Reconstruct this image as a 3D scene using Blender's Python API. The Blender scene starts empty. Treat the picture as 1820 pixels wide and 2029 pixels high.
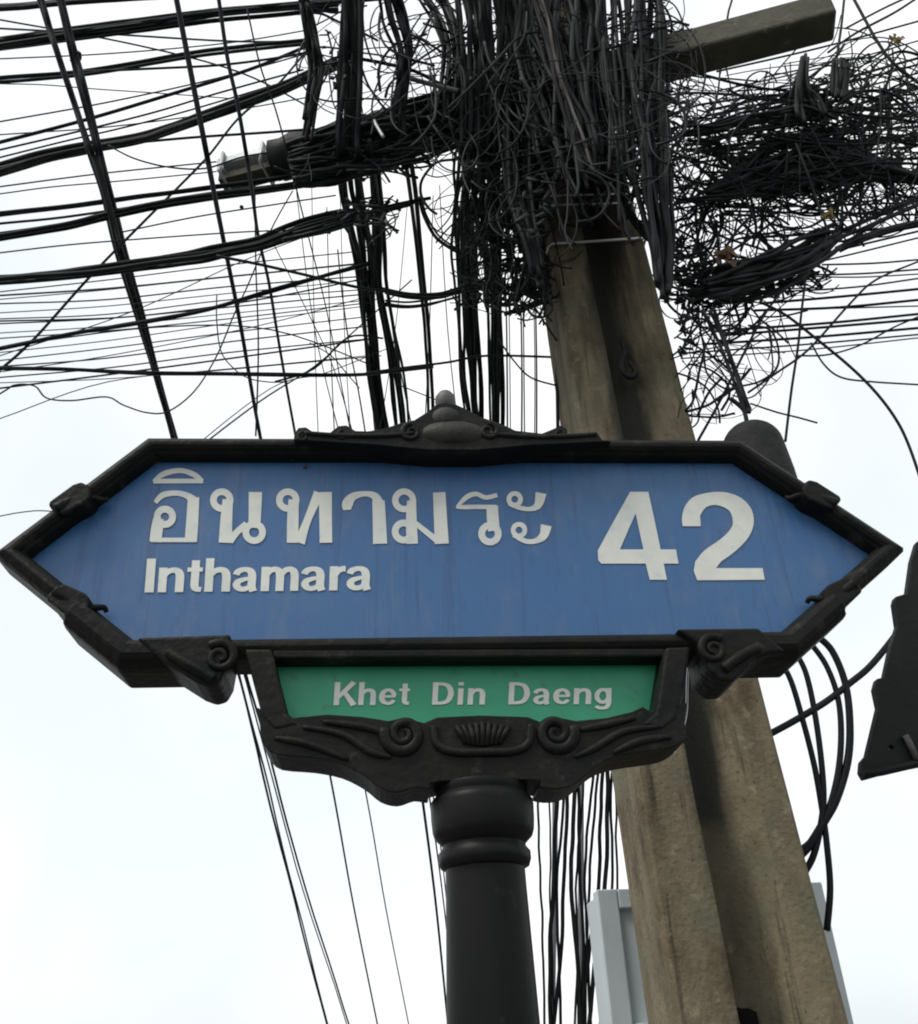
import bpy, bmesh, math, random
from mathutils import Vector, Matrix, noise
C = bpy.context.scene.collection
S = bpy.context.scene
R = random.Random(42)
ORD = 'first second third fourth fifth sixth seventh eighth ninth tenth eleventh twelfth thirteenth fourteenth fifteenth sixteenth seventeenth eighteenth'.split()

# ------------------------------------------------------------------ camera, sky, sun, exposure
F, CX, CY = 1783.0, 910.0, 1014.5          # focal length and centre of an 1820 x 2029 view
def unit(*a): return Vector(a).normalized()
zc = unit(770 - CX, CY + 2000, -F)          # world up seen by the camera
U = 23800.0
xc = unit(U, -((770 - CX) * U + F * F) / (CY + 2000), -F)   # along the sign
yc = zc.cross(xc)
M3 = Matrix((xc, yc, zc))
CAM = Vector((-0.11995, -1.46636, 1.6))
cam = bpy.data.cameras.new('camera'); cam.sensor_fit = 'HORIZONTAL'; cam.sensor_width = 36
cam.lens = 36 * F / 1820; cam.clip_start = 0.05; cam.clip_end = 3000
co = bpy.data.objects.new('camera', cam); C.objects.link(co)
co.matrix_world = Matrix.Translation(CAM) @ M3.to_4x4()
S.camera = co

SUN_EL, SUN_AZ = math.radians(55), math.radians(238)    # azimuth clockwise from +Y
world = bpy.data.worlds.new("World"); S.world = world; world.use_nodes = True
nt = world.node_tree; nt.nodes.clear()
sky = nt.nodes.new('ShaderNodeTexSky'); sky.sky_type = 'NISHITA'; sky.sun_disc = False
sky.sun_elevation = SUN_EL; sky.sun_rotation = SUN_AZ
sky.air_density = 1.0; sky.dust_density = 2.0; sky.ozone_density = 1.0
hs = nt.nodes.new('ShaderNodeHueSaturation'); hs.inputs['Saturation'].default_value = 0.35
bg = nt.nodes.new('ShaderNodeBackground'); bg.inputs['Strength'].default_value = 0.15
wo = nt.nodes.new('ShaderNodeOutputWorld')
nt.links.new(sky.outputs[0], hs.inputs['Color']); 
deck = nt.nodes.new('ShaderNodeMix'); deck.data_type = 'RGBA'; deck.inputs['Factor'].default_value = 0.86      # an even overcast deck over the sky
wtc = nt.nodes.new('ShaderNodeTexCoord'); cn = nt.nodes.new('ShaderNodeTexNoise'); cn.inputs['Scale'].default_value = 1.7; cn.inputs['Detail'].default_value = 4
cl = nt.nodes.new('ShaderNodeMix'); cl.data_type = 'RGBA'; cl.inputs['A'].default_value = (3.72, 3.97, 4.12, 1); cl.inputs['B'].default_value = (4.75, 4.75, 4.75, 1)
cm = nt.nodes.new('ShaderNodeMapRange'); cm.inputs['From Min'].default_value = 0.36; cm.inputs['From Max'].default_value = 0.60
wm = nt.nodes.new('ShaderNodeMapping'); wm.inputs['Location'].default_value = (9.4, 3.8, 5.5)
nt.links.new(wtc.outputs['Generated'], wm.inputs['Vector']); nt.links.new(wm.outputs[0], cn.inputs['Vector']); nt.links.new(cn.outputs[0], cm.inputs['Value']); nt.links.new(cm.outputs[0], cl.inputs['Factor'])
nt.links.new(cl.outputs['Result'], deck.inputs['B'])
nt.links.new(hs.outputs[0], deck.inputs['A']); nt.links.new(deck.outputs['Result'], bg.inputs['Color'])
nt.links.new(bg.outputs[0], wo.inputs['Surface'])
sl = bpy.data.lights.new('sun', 'SUN'); sl.energy = 1.5; sl.angle = math.radians(25); sl.color = (1, 0.965, 0.91)
so = bpy.data.objects.new('sun', sl); C.objects.link(so)
sd = Vector((math.sin(SUN_AZ) * math.cos(SUN_EL), math.cos(SUN_AZ) * math.cos(SUN_EL), math.sin(SUN_EL)))
so.rotation_euler = sd.to_track_quat('Z', 'Y').to_euler()
S.view_settings.view_transform = 'Standard'; S.view_settings.look = 'None'
S.view_settings.exposure = 0.75; S.view_settings.gamma = 1; S.view_settings.use_curve_mapping = False
S.cycles.filter_width = 2.0

# ------------------------------------------------------------------ placing helpers
def ray(x, y): return M3 @ Vector((x - CX, CY - y, -F))
def P(x, y, Y=0.0):                          # point of the vertical plane y = Y
    d = ray(x, y); return CAM + d * ((Y - CAM.y) / d.y)
def PZ(x, y, z):                             # point of the level plane at height z
    d = ray(x, y); return CAM + d * ((z - CAM.z) / d.z)
def zat(y, Y, x=940): return P(x, y, Y).z
def crop(x0, y0, zoom): return lambda p: ((x0 + p[0] / zoom) / 1.00934, (y0 + p[1] / zoom) / 1.00934)
cL = crop(0, 0, 2.3057); cM = crop(550, 0, 2.3057); cR = crop(1137, 0, 2.3057)
cB = crop(400, 1250, 1.82); cD = crop(1037, 1250, 2.275); cF = crop(0, 860, 3.623); cG = crop(1340, 800, 3.271)
cH = crop(917, 750, 1.978); cT = crop(270, 900, 4.044); cU = crop(660, 900, 3.957); cK = crop(560, 760, 2.676)
cE = crop(1640, 960, 3.274); cS = crop(400, 1500, 2.275)

def lerp(xs, ys, v):
    if v <= xs[0]: return ys[0]
    for i in range(1, len(xs)):
        if v <= xs[i]:
            t = (v - xs[i - 1]) / (xs[i] - xs[i - 1]); return ys[i - 1] + t * (ys[i] - ys[i - 1])
    return ys[-1]

# ------------------------------------------------------------------ materials
def mat(name, col, rough=0.6, metal=0.0, var=None, scale=8.0, stretch=(1, 1, 1), bump=0.0, bscale=60.0, spec=0.5, mid=(0.35, 0.7),
        extra=None):
    m = bpy.data.materials.new(name); m.use_nodes = True
    t = m.node_tree; b = t.nodes['Principled BSDF']
    b.inputs['Base Color'].default_value = (*col, 1); b.inputs['Roughness'].default_value = rough
    b.inputs['Metallic'].default_value = metal; b.inputs['Specular IOR Level'].default_value = spec
    tc = t.nodes.new('ShaderNodeTexCoord'); mp = t.nodes.new('ShaderNodeMapping'); mp.inputs['Scale'].default_value = stretch
    t.links.new(tc.outputs['Object'], mp.inputs['Vector'])
    last = None
    def layer(base, c2, sc, lo, hi, detail=8.0, vec=None, rise=None):
        n = t.nodes.new('ShaderNodeTexNoise'); n.inputs['Scale'].default_value = sc; n.inputs['Detail'].default_value = detail
        n.inputs['Roughness'].default_value = 0.62
        t.links.new((vec or mp).outputs[0], n.inputs['Vector'])
        r = t.nodes.new('ShaderNodeMapRange'); r.inputs['From Min'].default_value = lo; r.inputs['From Max'].default_value = hi
        t.links.new(n.outputs[0], r.inputs['Value'])
        x = t.nodes.new('ShaderNodeMix'); x.data_type = 'RGBA'
        if rise:                                  # layer that strengthens from one height to another (metres above the ground)
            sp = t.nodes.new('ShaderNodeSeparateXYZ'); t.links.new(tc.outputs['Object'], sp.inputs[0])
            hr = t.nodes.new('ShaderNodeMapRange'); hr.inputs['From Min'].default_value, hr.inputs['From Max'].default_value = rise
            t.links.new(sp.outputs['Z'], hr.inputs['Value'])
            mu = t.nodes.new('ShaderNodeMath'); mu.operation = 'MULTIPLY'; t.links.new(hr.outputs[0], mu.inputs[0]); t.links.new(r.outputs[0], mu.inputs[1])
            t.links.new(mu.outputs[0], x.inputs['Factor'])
        else: t.links.new(r.outputs[0], x.inputs['Factor'])
        if base is None: x.inputs['A'].default_value = (*col, 1)
        else: t.links.new(base, x.inputs['A'])
        x.inputs['B'].default_value = (*c2, 1)
        return x.outputs['Result']
    if var: last = layer(None, var, scale, *mid)
    for e in (extra or []):
        m2 = t.nodes.new('ShaderNodeMapping'); m2.inputs['Scale'].default_value = e.get('stretch', (1, 1, 1))
        m2.inputs['Location'].default_value = e.get('loc', (3.1, 1.7, 9.2))
        t.links.new(tc.outputs['Object'], m2.inputs['Vector'])
        last = layer(last, e['col'], e['scale'], *e.get('mid', (0.5, 0.7)), vec=m2, rise=e.get('rise'))
    if last is not None: t.links.new(last, b.inputs['Base Color'])
    if bump:
        n = t.nodes.new('ShaderNodeTexNoise'); n.inputs['Scale'].default_value = bscale; n.inputs['Detail'].default_value = 6
        t.links.new(mp.outputs[0], n.inputs['Vector'])
        bp = t.nodes.new('ShaderNodeBump'); bp.inputs['Strength'].default_value = bump; bp.inputs['Distance'].default_value = 0.004
        t.links.new(n.outputs[0], bp.inputs['Height']); t.links.new(bp.outputs[0], b.inputs['Normal'])
    return m

M = {}
M['iron'] = mat('black_painted_iron', (0.0060, 0.0075, 0.0078), 0.5, var=(0.016, 0.0165, 0.0130), scale=9, bump=0.7, bscale=60, spec=.09,
                extra=[dict(col=(0.050, 0.046, 0.036), scale=22, mid=(0.58, 0.80)), dict(col=(0.07, 0.068, 0.058), scale=95, mid=(0.66, 0.80))])
M['post'] = mat('black_painted_post', (0.0050, 0.0060, 0.0063), 0.42, var=(0.012, 0.012, 0.0112), scale=5, stretch=(1, 1, .2), bump=0.2, bscale=90, spec=.10,
                extra=[dict(col=(0.030, 0.026, 0.022), scale=40, mid=(0.62, 0.8))])
M['dusty'] = mat('dusty_grey_iron', (0.040, 0.040, 0.037), 0.6, var=(0.10, 0.097, 0.088), scale=14, bump=0.3, bscale=80)
M['worn'] = mat('worn_black_iron', (0.018, 0.020, 0.018), 0.6, var=(0.045, 0.046, 0.038), scale=16, bump=0.6, bscale=80, spec=.15)
M['blue'] = mat('faded_blue_enamel', (0.021, 0.096, 0.248), 0.45, var=(0.030, 0.109, 0.246), scale=5, bump=0.04, bscale=200,
                extra=[dict(col=(0.062, 0.120, 0.235), scale=14, stretch=(2, 1, .8), mid=(.50, .75)),
                       dict(col=(0.027, 0.075, 0.200), scale=26, stretch=(2, 1, .6), loc=(8, 2, 4), mid=(.58, .75)),
                       dict(col=(0.020, 0.060, 0.160), scale=9, stretch=(7, 1, .3), loc=(4, 4, 4), mid=(.55, .72)),
                       dict(col=(0.060, 0.115, 0.215), scale=13, stretch=(6, 1, .3), loc=(2, 9, 6), mid=(.60, .75)),
                       dict(col=(0.030, 0.055, 0.100), scale=60, stretch=(1, 1, .6), loc=(1, 7, 2), mid=(.72, .82))])
M['green'] = mat('green_enamel', (0.010, 0.245, 0.125), 0.45, var=(0.020, 0.295, 0.165), scale=9, bump=0.04, bscale=200,
                 extra=[dict(col=(0.02, 0.12, 0.075), scale=30, mid=(.6, .78))])
M['letter'] = mat('aged_white_lettering', (0.54, 0.565, 0.52), 0.5, var=(0.63, 0.645, 0.585), scale=14,
                  extra=[dict(col=(0.45, 0.50, 0.52), scale=36, mid=(.52, .75))])
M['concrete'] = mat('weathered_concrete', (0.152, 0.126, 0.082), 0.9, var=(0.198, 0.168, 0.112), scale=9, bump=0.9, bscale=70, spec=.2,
                    extra=[dict(col=(0.088, 0.068, 0.040), scale=4, stretch=(2, 2, .8), mid=(.48, .66)),
                           dict(col=(0.128, 0.124, 0.082), scale=7, loc=(5, 5, 1), mid=(.48, .66)),
                           dict(col=(0.040, 0.036, 0.027), scale=11, stretch=(3, 3, .22), loc=(7, 2, 5), mid=(.58, .72)),
                           dict(col=(0.275, 0.240, 0.170), scale=24, loc=(9, 3, 2), mid=(.60, .78)),
                           dict(col=(0.040, 0.034, 0.024), scale=60, loc=(2, 4, 8), mid=(.60, .74)),
                           dict(col=(0.27, 0.25, 0.20), scale=110, loc=(6, 1, 3), mid=(.66, .8)),
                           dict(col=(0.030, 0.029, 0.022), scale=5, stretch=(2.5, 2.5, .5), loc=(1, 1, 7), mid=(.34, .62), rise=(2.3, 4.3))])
M['cement'] = mat('grey_cement', (0.125, 0.112, 0.078), 0.9, var=(0.040, 0.040, 0.031), scale=9, stretch=(1.5, 1.5, .5), bump=0.7, bscale=40)
M['darkstain'] = mat('dark_stained_concrete', (0.020, 0.022, 0.018), 0.9, var=(0.060, 0.056, 0.040), scale=7, mid=(.45, .75), stretch=(2, 2, .4), bump=0.5, bscale=45)
M['darkhole'] = mat('hole_shade_black', (0.008, 0.009, 0.008), 0.95, spec=.02)  # near-black colour stands in for the shade inside the hole
M['arm'] = mat('mossy_concrete', (0.072, 0.070, 0.050), 0.9, var=(0.036, 0.038, 0.026), scale=9, bump=0.9, bscale=45,
               extra=[dict(col=(0.13, 0.125, 0.095), scale=18, mid=(.58, .75))])
M['black'] = mat('black_cable_sheath', (0.009, 0.0115, 0.013), 0.6, var=(0.016, 0.018, 0.019), scale=6, spec=.10)
M['dull'] = mat('dull_black_cable', (0.013, 0.015, 0.016), 0.75, var=(0.030, 0.030, 0.030), scale=11, spec=.08)
M['faded'] = mat('haze_grey_cable', (0.075, 0.078, 0.080), 0.75, var=(0.045, 0.046, 0.047), scale=12, spec=.1)  # lighter grey puts haze into some thin wires, also plain grey wires
M['greycable'] = mat('grey_cable_sheath', (0.15, 0.155, 0.16), 0.55, var=(0.09, 0.09, 0.09), scale=10)
M['brown'] = mat('brown_twisted_cable', (0.030, 0.022, 0.018), 0.7, var=(0.060, 0.048, 0.040), scale=14)
M['steel'] = mat('galvanised_steel_wire', (0.55, 0.56, 0.56), 0.4, metal=0.35)
M['zinc'] = mat('galvanised_sheet', (0.43, 0.475, 0.485), 0.5, metal=0.1, var=(0.36, 0.405, 0.42), scale=7, bump=0.1, bscale=90,
                extra=[dict(col=(0.42, 0.46, 0.46), scale=20, mid=(.55, .75))])
M['closure'] = mat('dark_grey_plastic', (0.011, 0.0125, 0.0125), 0.7, var=(0.022, 0.0225, 0.022), scale=30, bump=0.5, bscale=120, spec=.15)
M['panel'] = mat('black_coated_panel', (0.0075, 0.0095, 0.0095), 0.55, var=(0.014, 0.016, 0.0155), scale=12, bump=0.35, bscale=70, spec=.12)
M['rust'] = mat('orange_brown_tape', (0.16, 0.085, 0.040), 0.8, var=(0.08, 0.045, 0.025), scale=30)
M['yellow'] = mat('faded_yellow_tape', (0.25, 0.20, 0.05), 0.8, var=(0.12, 0.10, 0.04), scale=30)
M['asphalt'] = mat('grey_asphalt', (0.06, 0.06, 0.06), 0.9, var=(0.045, 0.045, 0.045), scale=3, bump=0.4, bscale=80)
M['paving'] = mat('grey_paving', (0.15, 0.145, 0.13), 0.9, var=(0.11, 0.107, 0.10), scale=3, bump=0.3, bscale=60)

# ------------------------------------------------------------------ mesh helpers
def link(name, me, m, parent=None, smooth=False):
    o = bpy.data.objects.new(name, me); C.objects.link(o)
    if m is not None and not me.materials: me.materials.append(m)
    if smooth:
        for p in me.polygons: p.use_smooth = True
    if parent is not None: o.parent = parent; o.matrix_parent_inverse = parent.matrix_world.inverted()
    return o
def mesh(name, v, f, m, parent=None, smooth=False):
    me = bpy.data.meshes.new(name); me.from_pydata([tuple(p) for p in v], [], f); me.update()
    return link(name, me, m, parent, smooth)
def from_bm(name, bm, m, parent=None, smooth=False):
    bmesh.ops.recalc_face_normals(bm, faces=bm.faces)
    me = bpy.data.meshes.new(name); bm.to_mesh(me); bm.free()
    return link(name, me, m, parent, smooth)
def thing(name, loc, label, cat, group=None):
    o = bpy.data.objects.new(name, None); C.objects.link(o); o.location = loc; o.empty_display_size = .1
    o.matrix_world = Matrix.Translation(Vector(loc))
    return tag(o, label, cat, group)
def tag(o, label, cat, group=None):
    o['label'] = label; o['category'] = cat
    if group: o['group'] = group
    return o
def bevel(o, w, seg=2):
    b = o.modifiers.new('bevel', 'BEVEL'); b.width = w; b.segments = seg; b.limit_method = 'ANGLE'; b.angle_limit = math.radians(35)
    return o
def prism(name, pts, y0, y1, m, parent=None, bev=0.0, holes=()):
    """outline in (x, z), extruded from y0 to y1"""
    bm = bmesh.new()
    loops = [list(pts)] + [list(h) for h in holes]
    edges = []
    for lp in loops:
        vs = [bm.verts.new((p[0], y0, p[1])) for p in lp]
        edges += [bm.edges.new((vs[i], vs[(i + 1) % len(vs)])) for i in range(len(vs))]
    bmesh.ops.triangle_fill(bm, edges=edges, use_beauty=True, use_dissolve=True)
    fs = list(bm.faces)
    r = bmesh.ops.extrude_face_region(bm, geom=fs)
    for g in r['geom']:
        if isinstance(g, bmesh.types.BMVert): g.co.y = y1
    o = from_bm(name, bm, m, parent)
    if bev: bevel(o, bev)
    return o
def smooth_path(pts, n=6, closed=False):
    """Catmull-Rom through points of any dimension"""
    k = len(pts)
    if k < 3 and not closed: 
        a, b = pts[0], pts[-1]
        return [tuple(a[j] + (b[j] - a[j]) * i / n for j in range(len(a))) for i in range(n + 1)]
    out = []
    for i in range(k if closed else k - 1):
        g = (lambda q: pts[q % k]) if closed else (lambda q: pts[min(max(q, 0), k - 1)])
        p0, p1, p2, p3 = g(i - 1), g(i), g(i + 1), g(i + 2)
        for s in range(n):
            t = s / n
            out.append(tuple(0.5 * (2 * p1[j] + (p2[j] - p0[j]) * t + (2 * p0[j] - 5 * p1[j] + 4 * p2[j] - p3[j]) * t * t
                                    + (3 * p1[j] - p0[j] - 3 * p2[j] + p3[j]) * t ** 3) for j in range(len(p1))))
    if not closed: out.append(tuple(pts[-1]))
    return out
def tube_geo(pts, r, sides=6, v=None, f=None, closed=False):
    """append a tube along 3-D points to the lists v, f; r is a number or one per point"""
    v = [] if v is None else v; f = [] if f is None else f
    pts = [Vector(p) for p in pts]; n = len(pts); base = len(v); up = None
    for i, p in enumerate(pts):
        d = (pts[(i + 1) % n] - pts[i - 1]) if (closed or 0 < i < n - 1) else (pts[1] - pts[0] if i == 0 else pts[-1] - pts[-2])
        if d.length < 1e-9: d = Vector((0, 0, 1))
        d.normalize()
        if up is None: up = Vector((0, 1, 0)) if abs(d.y) < .9 else Vector((1, 0, 0))
        s = d.cross(up)
        if s.length < 1e-6: s = d.orthogonal()
        s.normalize(); up = s.cross(d).normalized()
        rr = r[i] if isinstance(r, (list, tuple)) else r
        for k in range(sides):
            a = 2 * math.pi * k / sides
            v.append(p + (s * math.cos(a) + up * math.sin(a)) * rr)
    for i in range(n if closed else n - 1):
        j = (i + 1) % n
        for k in range(sides):
            k2 = (k + 1) % sides
            f.append((base + i * sides + k, base + i * sides + k2, base + j * sides + k2, base + j * sides + k))
    if not closed:
        f.append(tuple(base + k for k in range(sides))[::-1]); f.append(tuple(base + (n - 1) * sides + k for k in range(sides)))
    return v, f
def tube(name, pts, r, m, parent=None, sides=6, closed=False):
    v, f = tube_geo(pts, r, sides, closed=closed); return mesh(name, v, f, m, parent, True)
def lathe(name, prof, centre, m, parent=None, seg=40, axis=None):
    v, f = [], []
    q = (axis or Vector((0, 0, 1))).to_track_quat('Z', 'Y')
    for r, z in prof:
        for k in range(seg):
            a = 2 * math.pi * k / seg; v.append(Vector(centre) + q @ Vector((r * math.cos(a), r * math.sin(a), z)))
    for i in range(len(prof) - 1):
        for k in range(seg):
            k2 = (k + 1) % seg; f.append((i * seg + k, i * seg + k2, (i + 1) * seg + k2, (i + 1) * seg + k))
    f.append(tuple(range(seg))[::-1]); f.append(tuple((len(prof) - 1) * seg + k for k in range(seg)))
    o = mesh(name, v, f, m, parent, True)
    e = o.modifiers.new('edges', 'EDGE_SPLIT'); e.split_angle = math.radians(50)
    return o
def ellipsoid(bm, c, r, rot=0.0, u=14, w=10):
    """ellipsoid in a mesh, turned by rot about the y axis"""
    r0 = bmesh.ops.create_uvsphere(bm, u_segments=u, v_segments=w, radius=1)
    mt = Matrix.Translation(Vector(c)) @ Matrix.Rotation(rot, 4, 'Y') @ Matrix.Diagonal((r[0], r[1], r[2], 1))
    bmesh.ops.transform(bm, matrix=mt, verts=r0['verts'])
def spiral(c, y, r0, r1, turns, a0, sgn, n=44):
    return [(c[0] + (r0 + (r1 - r0) * i / n) * math.cos(a0 + sgn * turns * 2 * math.pi * i / n), y,
             c[1] + (r0 + (r1 - r0) * i / n) * math.sin(a0 + sgn * turns * 2 * math.pi * i / n)) for i in range(n + 1)]

# ------------------------------------------------------------------ the setting
g = mesh('road', [(-400, -400, 0), (400, -400, 0), (400, 400, 0), (-400, 400, 0)], [(0, 1, 2, 3)], M['asphalt']); g['kind'] = 'structure'
pv = prism('pavement', [(-60, 0.0), (60, 0.0), (60, 0.13), (-60, 0.13)], -2.6, 2.2, M['paving'], None, 0.01); pv['kind'] = 'structure'

# ------------------------------------------------------------------ street name sign
GZ = 0.13
sign = thing('street_name_sign', (0, 0.05, GZ), 'blue arrow-ended street name sign reading Inthamara 42 in a black iron frame on a post', 'street sign')
HX, TX, ZT, ZM, ZB = 0.597, 0.856, 2.649, 2.392, 2.186
hexa = [(-HX, ZT), (HX, ZT), (.876, ZM), (HX + .004, ZB), (-HX + .020, ZB), (-.836, ZM)]
def offset(poly, d):
    """outline moved inwards by d (clockwise outline in x, z)"""
    out = []; n = len(poly)
    for i in range(n):
        a, b, c = Vector(poly[i - 1]), Vector(poly[i]), Vector(poly[(i + 1) % n])
        e1, e2 = (b - a).normalized(), (c - b).normalized()
        n1, n2 = Vector((e1.y, -e1.x)), Vector((e2.y, -e2.x))
        k = (n1 + n2); k = k / (1 + n1.dot(n2)); out.append(tuple(b + k * d))
    return out
def moulding(name, poly, prof, m, parent, closed=True, cut=None):
    v, f = [], []; n = len(poly); k = len(prof)
    for d, y in prof:
        for x, z in offset(poly, d): v.append((x, y, z))
    for i in range(k):
        j = (i + 1) % k
        for a in range(n):
            b = (a + 1) % n
            f.append((i * n + a, i * n + b, j * n + b, j * n + a))
    o = mesh(name, v, f, m, parent)
    bm = bmesh.new(); bm.from_mesh(o.data); bmesh.ops.recalc_face_normals(bm, faces=bm.faces); bm.to_mesh(o.data); bm.free()
    bevel(o, .004, 2); return o
PROF = [(0, .095), (0, .022), (.004, .010), (.010, .004), (.017, 0), (.024, .001), (.030, .006), (.033, .014), (.036, .016), (.038, .030), (.038, .095)]
frame = moulding('frame', hexa, PROF, M['iron'], sign)
YP = 0.044
plate = prism('name_plate', offset(hexa, .036), YP, YP + .012, M['blue'], sign)
# heavier mouldings round the two lower corners
def corner(path, nm='corner_moulding'):
    """swept bar: path in (x, z), outline in (outward, y)"""
    prof = [(-.030, .02), (-.030, -.004), (-.020, -.010), (-.004, -.010), (.006, -.004), (.010, .006), (.016, .012), (.018, .03), (.018, .108), (-.030, .108)]
    v, f = [], []; n = len(prof)
    for i, p in enumerate(path):
        p = Vector(p); a = Vector(path[max(i - 1, 0)]); c = Vector(path[min(i + 1, len(path) - 1)])
        if 0 < i < len(path) - 1:
            e1, e2 = (p - a).normalized(), (c - p).normalized(); n1, n2 = Vector((e1.y, -e1.x)), Vector((e2.y, -e2.x))
            k = (n1 + n2) / (1 + n1.dot(n2))
        else:
            e = (c - a).normalized(); k = Vector((e.y, -e.x))
        for d, y in prof: v.append((p.x + k.x * d, y, p.y + k.y * d))
    for i in range(len(path) - 1):
        for a in range(n):
            b = (a + 1) % n; f.append((i * n + a, i * n + b, (i + 1) * n + b, (i + 1) * n + a))
    f.append(tuple(range(n))); f.append(tuple((len(path) - 1) * n + k for k in range(n))[::-1])
    o = mesh(nm, v, f, M['iron'], sign)
    bm = bmesh.new(); bm.from_mesh(o.data); bmesh.ops.recalc_face_normals(bm, faces=bm.faces); bm.to_mesh(o.data); bm.free()
    bevel(o, .004, 2)
def on(a, b, t): return (a[0] + (b[0] - a[0]) * t, a[1] + (b[1] - a[1]) * t)
corner([on(hexa[5], hexa[4], .60), hexa[4], on(hexa[4], hexa[3], .10)])
corner([on(hexa[2], hexa[3], .60), hexa[3], on(hexa[3], hexa[4], .12)][::-1])
# cast leaves clasping the slanting sides
for a, b, t, sg in ((hexa[5], hexa[0], .47, 1), (hexa[5], hexa[4], .57, -1), (hexa[2], hexa[1], .50, 1), (hexa[2], hexa[3], .56, -1)):
    c = Vector(on(a, b, t)); d = (Vector(b) - Vector(a)).normalized()
    nin = Vector((d.y, -d.x)); nin = nin if nin.dot(Vector((0, ZM)) - c) > 0 else -nin
    d = d if d.x * c.x < 0 else -d            # towards the middle of the sign
    pts = [(-.040, .001), (-.034, -.005), (.018, -.004), (.032, .002), (.036, .016), (.032, .030), (.022, .042), (.008, .044), (-.010, .040), (-.036, .034)]
    q = [c + d * a_ + nin * b_ for a_, b_ in pts]
    leaf = prism('clasp_leaf', [(p.x, p.y) for p in q], -.006, .098, M['iron'], sign, .007)
    p = c + d * .018 + nin * .038
    a0 = math.atan2(-d.y, -d.x); turn = 1 if d.x * nin.y - d.y * nin.x > 0 else -1
    hook = [(c + d * a_ + nin * b_) for a_, b_ in ((-.036, .016), (-.008, .018), (.016, .024), (.030, .036), (.040, .048), (.048, .046))]
    tube('curl', smooth_path([(h.x, -.004 + .006 * k_, h.y) for k_, h in enumerate(hook)], 5), [.011 - .007 * k_ / 25 for k_ in range(26)], M['iron'], leaf, 8)

# crest along the top
crest_px = [(75, 330), (78, 295), (100, 264), (140, 260), (180, 286), (265, 292), (315, 254), (358, 250), (405, 280), (470, 282), (560, 268), (640, 240),
            (720, 222), (790, 178), (835, 140), (890, 128), (945, 140), (1000, 165), (1070, 205), (1180, 240), (1260, 278), (1400, 294), (1460, 270),
            (1500, 250), (1535, 268), (1540, 300), (1640, 300), (1700, 292), (1725, 330)]
top = [P(*cK(p), -.012) for p in crest_px]
low = [(.318, ZT - .026), (.16, ZT - .036), (0.05, ZT - .048), (-.05, ZT - .048), (-.16, ZT - .036), (-.30, ZT - .026)]
crest = prism('crest', [(p.x, p.z) for p in top] + low, -.018, .085, M['iron'], sign, .006)
bm = bmesh.new()
pc = P(*cK((930, 250)), -.03); ellipsoid(bm, (pc.x, -.008, pc.z - .004), (.070, .024, .030))
pc = P(*cK((892, 175)), -.03); ellipsoid(bm, (pc.x, -.006, pc.z), (.034, .022, .028))
from_bm('shell_boss', bm, M['worn'], crest, True)
pf = P(*cK((888, 92)), .0)
lathe('finial', [(.012, -.045), (.020, -.040), (.022, -.030), (.013, -.024), (.018, -.016), (.0215, -.004), (.0205, .008), (.014, .018), (.004, .023)],
      (pf.x, 0.012, pf.z), M['dusty'], crest, 24)
for cx, cy, sg in ((705, 262, 1), (1120, 255, -1), (335, 275, 1), (120, 285, 1), (1500, 270, -1)):
    c = P(*cK((cx, cy)), -.03); s = 1.0 if cx in (705, 1120) else .55
    pts = spiral((c.x, c.z), -.018, .020 * s, .005 * s, 1.4, math.pi * (.5 if sg > 0 else .5), sg, 30)
    tube('volute', pts, [.0068 * s * (1 - .5 * i / 30) for i in range(31)], M['iron'], crest, 8)
for k, sg in enumerate((-1, 1)):
    pts = smooth_path([(sg * .075, -.018, ZT - .010), (sg * .14, -.018, ZT - .016), (sg * .22, -.018, ZT - .016), (sg * .29, -.017, ZT - .010)], 8)
    tube('acanthus_rib', pts, .0055, M['iron'], crest, 8)

# brackets with scrolls below the lower edge
def outline(pts, Y): return [(P(x, y, Y).x, P(x, y, Y).z) for x, y in pts]
zb = ZB + .034
lb = [(-.553, zb - .004)] + outline([(333, 1340), (347, 1352), (380, 1373), (410, 1392), (432, 1400), (452, 1394), (464, 1372), (470, 1340)], .09) + [(-.395, zb)]
br = prism('scroll_bracket', lb, -.0145, .09, M['iron'], sign, .006)
c = P(435, 1300, -.02)
tube('volute', spiral((c.x, c.z), -.0145, .028, .005, 1.6, math.pi * .75, -1), [.0085 * (1 - .5 * i / 44) for i in range(45)], M['iron'], br, 8)
tube('acanthus_rib', smooth_path([(P(333, 1292, -.02).x, -.018, P(333, 1292, -.02).z), (P(375, 1318, -.02).x, -.022, P(375, 1318, -.02).z), (P(425, 1345, -.02).x, -.020, P(425, 1345, -.02).z)], 8), .009, M['iron'], br, 8)
rb = [(.385, zb)] + outline([(1362, 1325), (1370, 1366), (1394, 1388), (1420, 1388), (1440, 1370), (1462, 1344), (1490, 1336), (1520, 1333)], .09) + [(.535, zb)]
br = prism('scroll_bracket', rb, -.0145, .09, M['iron'], sign, .006)
c = P(1416, 1285, -.02)
tube('volute', spiral((c.x, c.z), -.0145, .026, .005, 1.6, math.pi * .25, 1), [.008 * (1 - .5 * i / 44) for i in range(45)], M['iron'], br, 8)
tube('acanthus_rib', smooth_path([(P(1505, 1280, -.02).x, -.018, P(1505, 1280, -.02).z), (P(1468, 1300, -.02).x, -.022, P(1468, 1300, -.02).z), (P(1435, 1325, -.02).x, -.020, P(1435, 1325, -.02).z)], 8), .009, M['iron'], br, 8)
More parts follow.
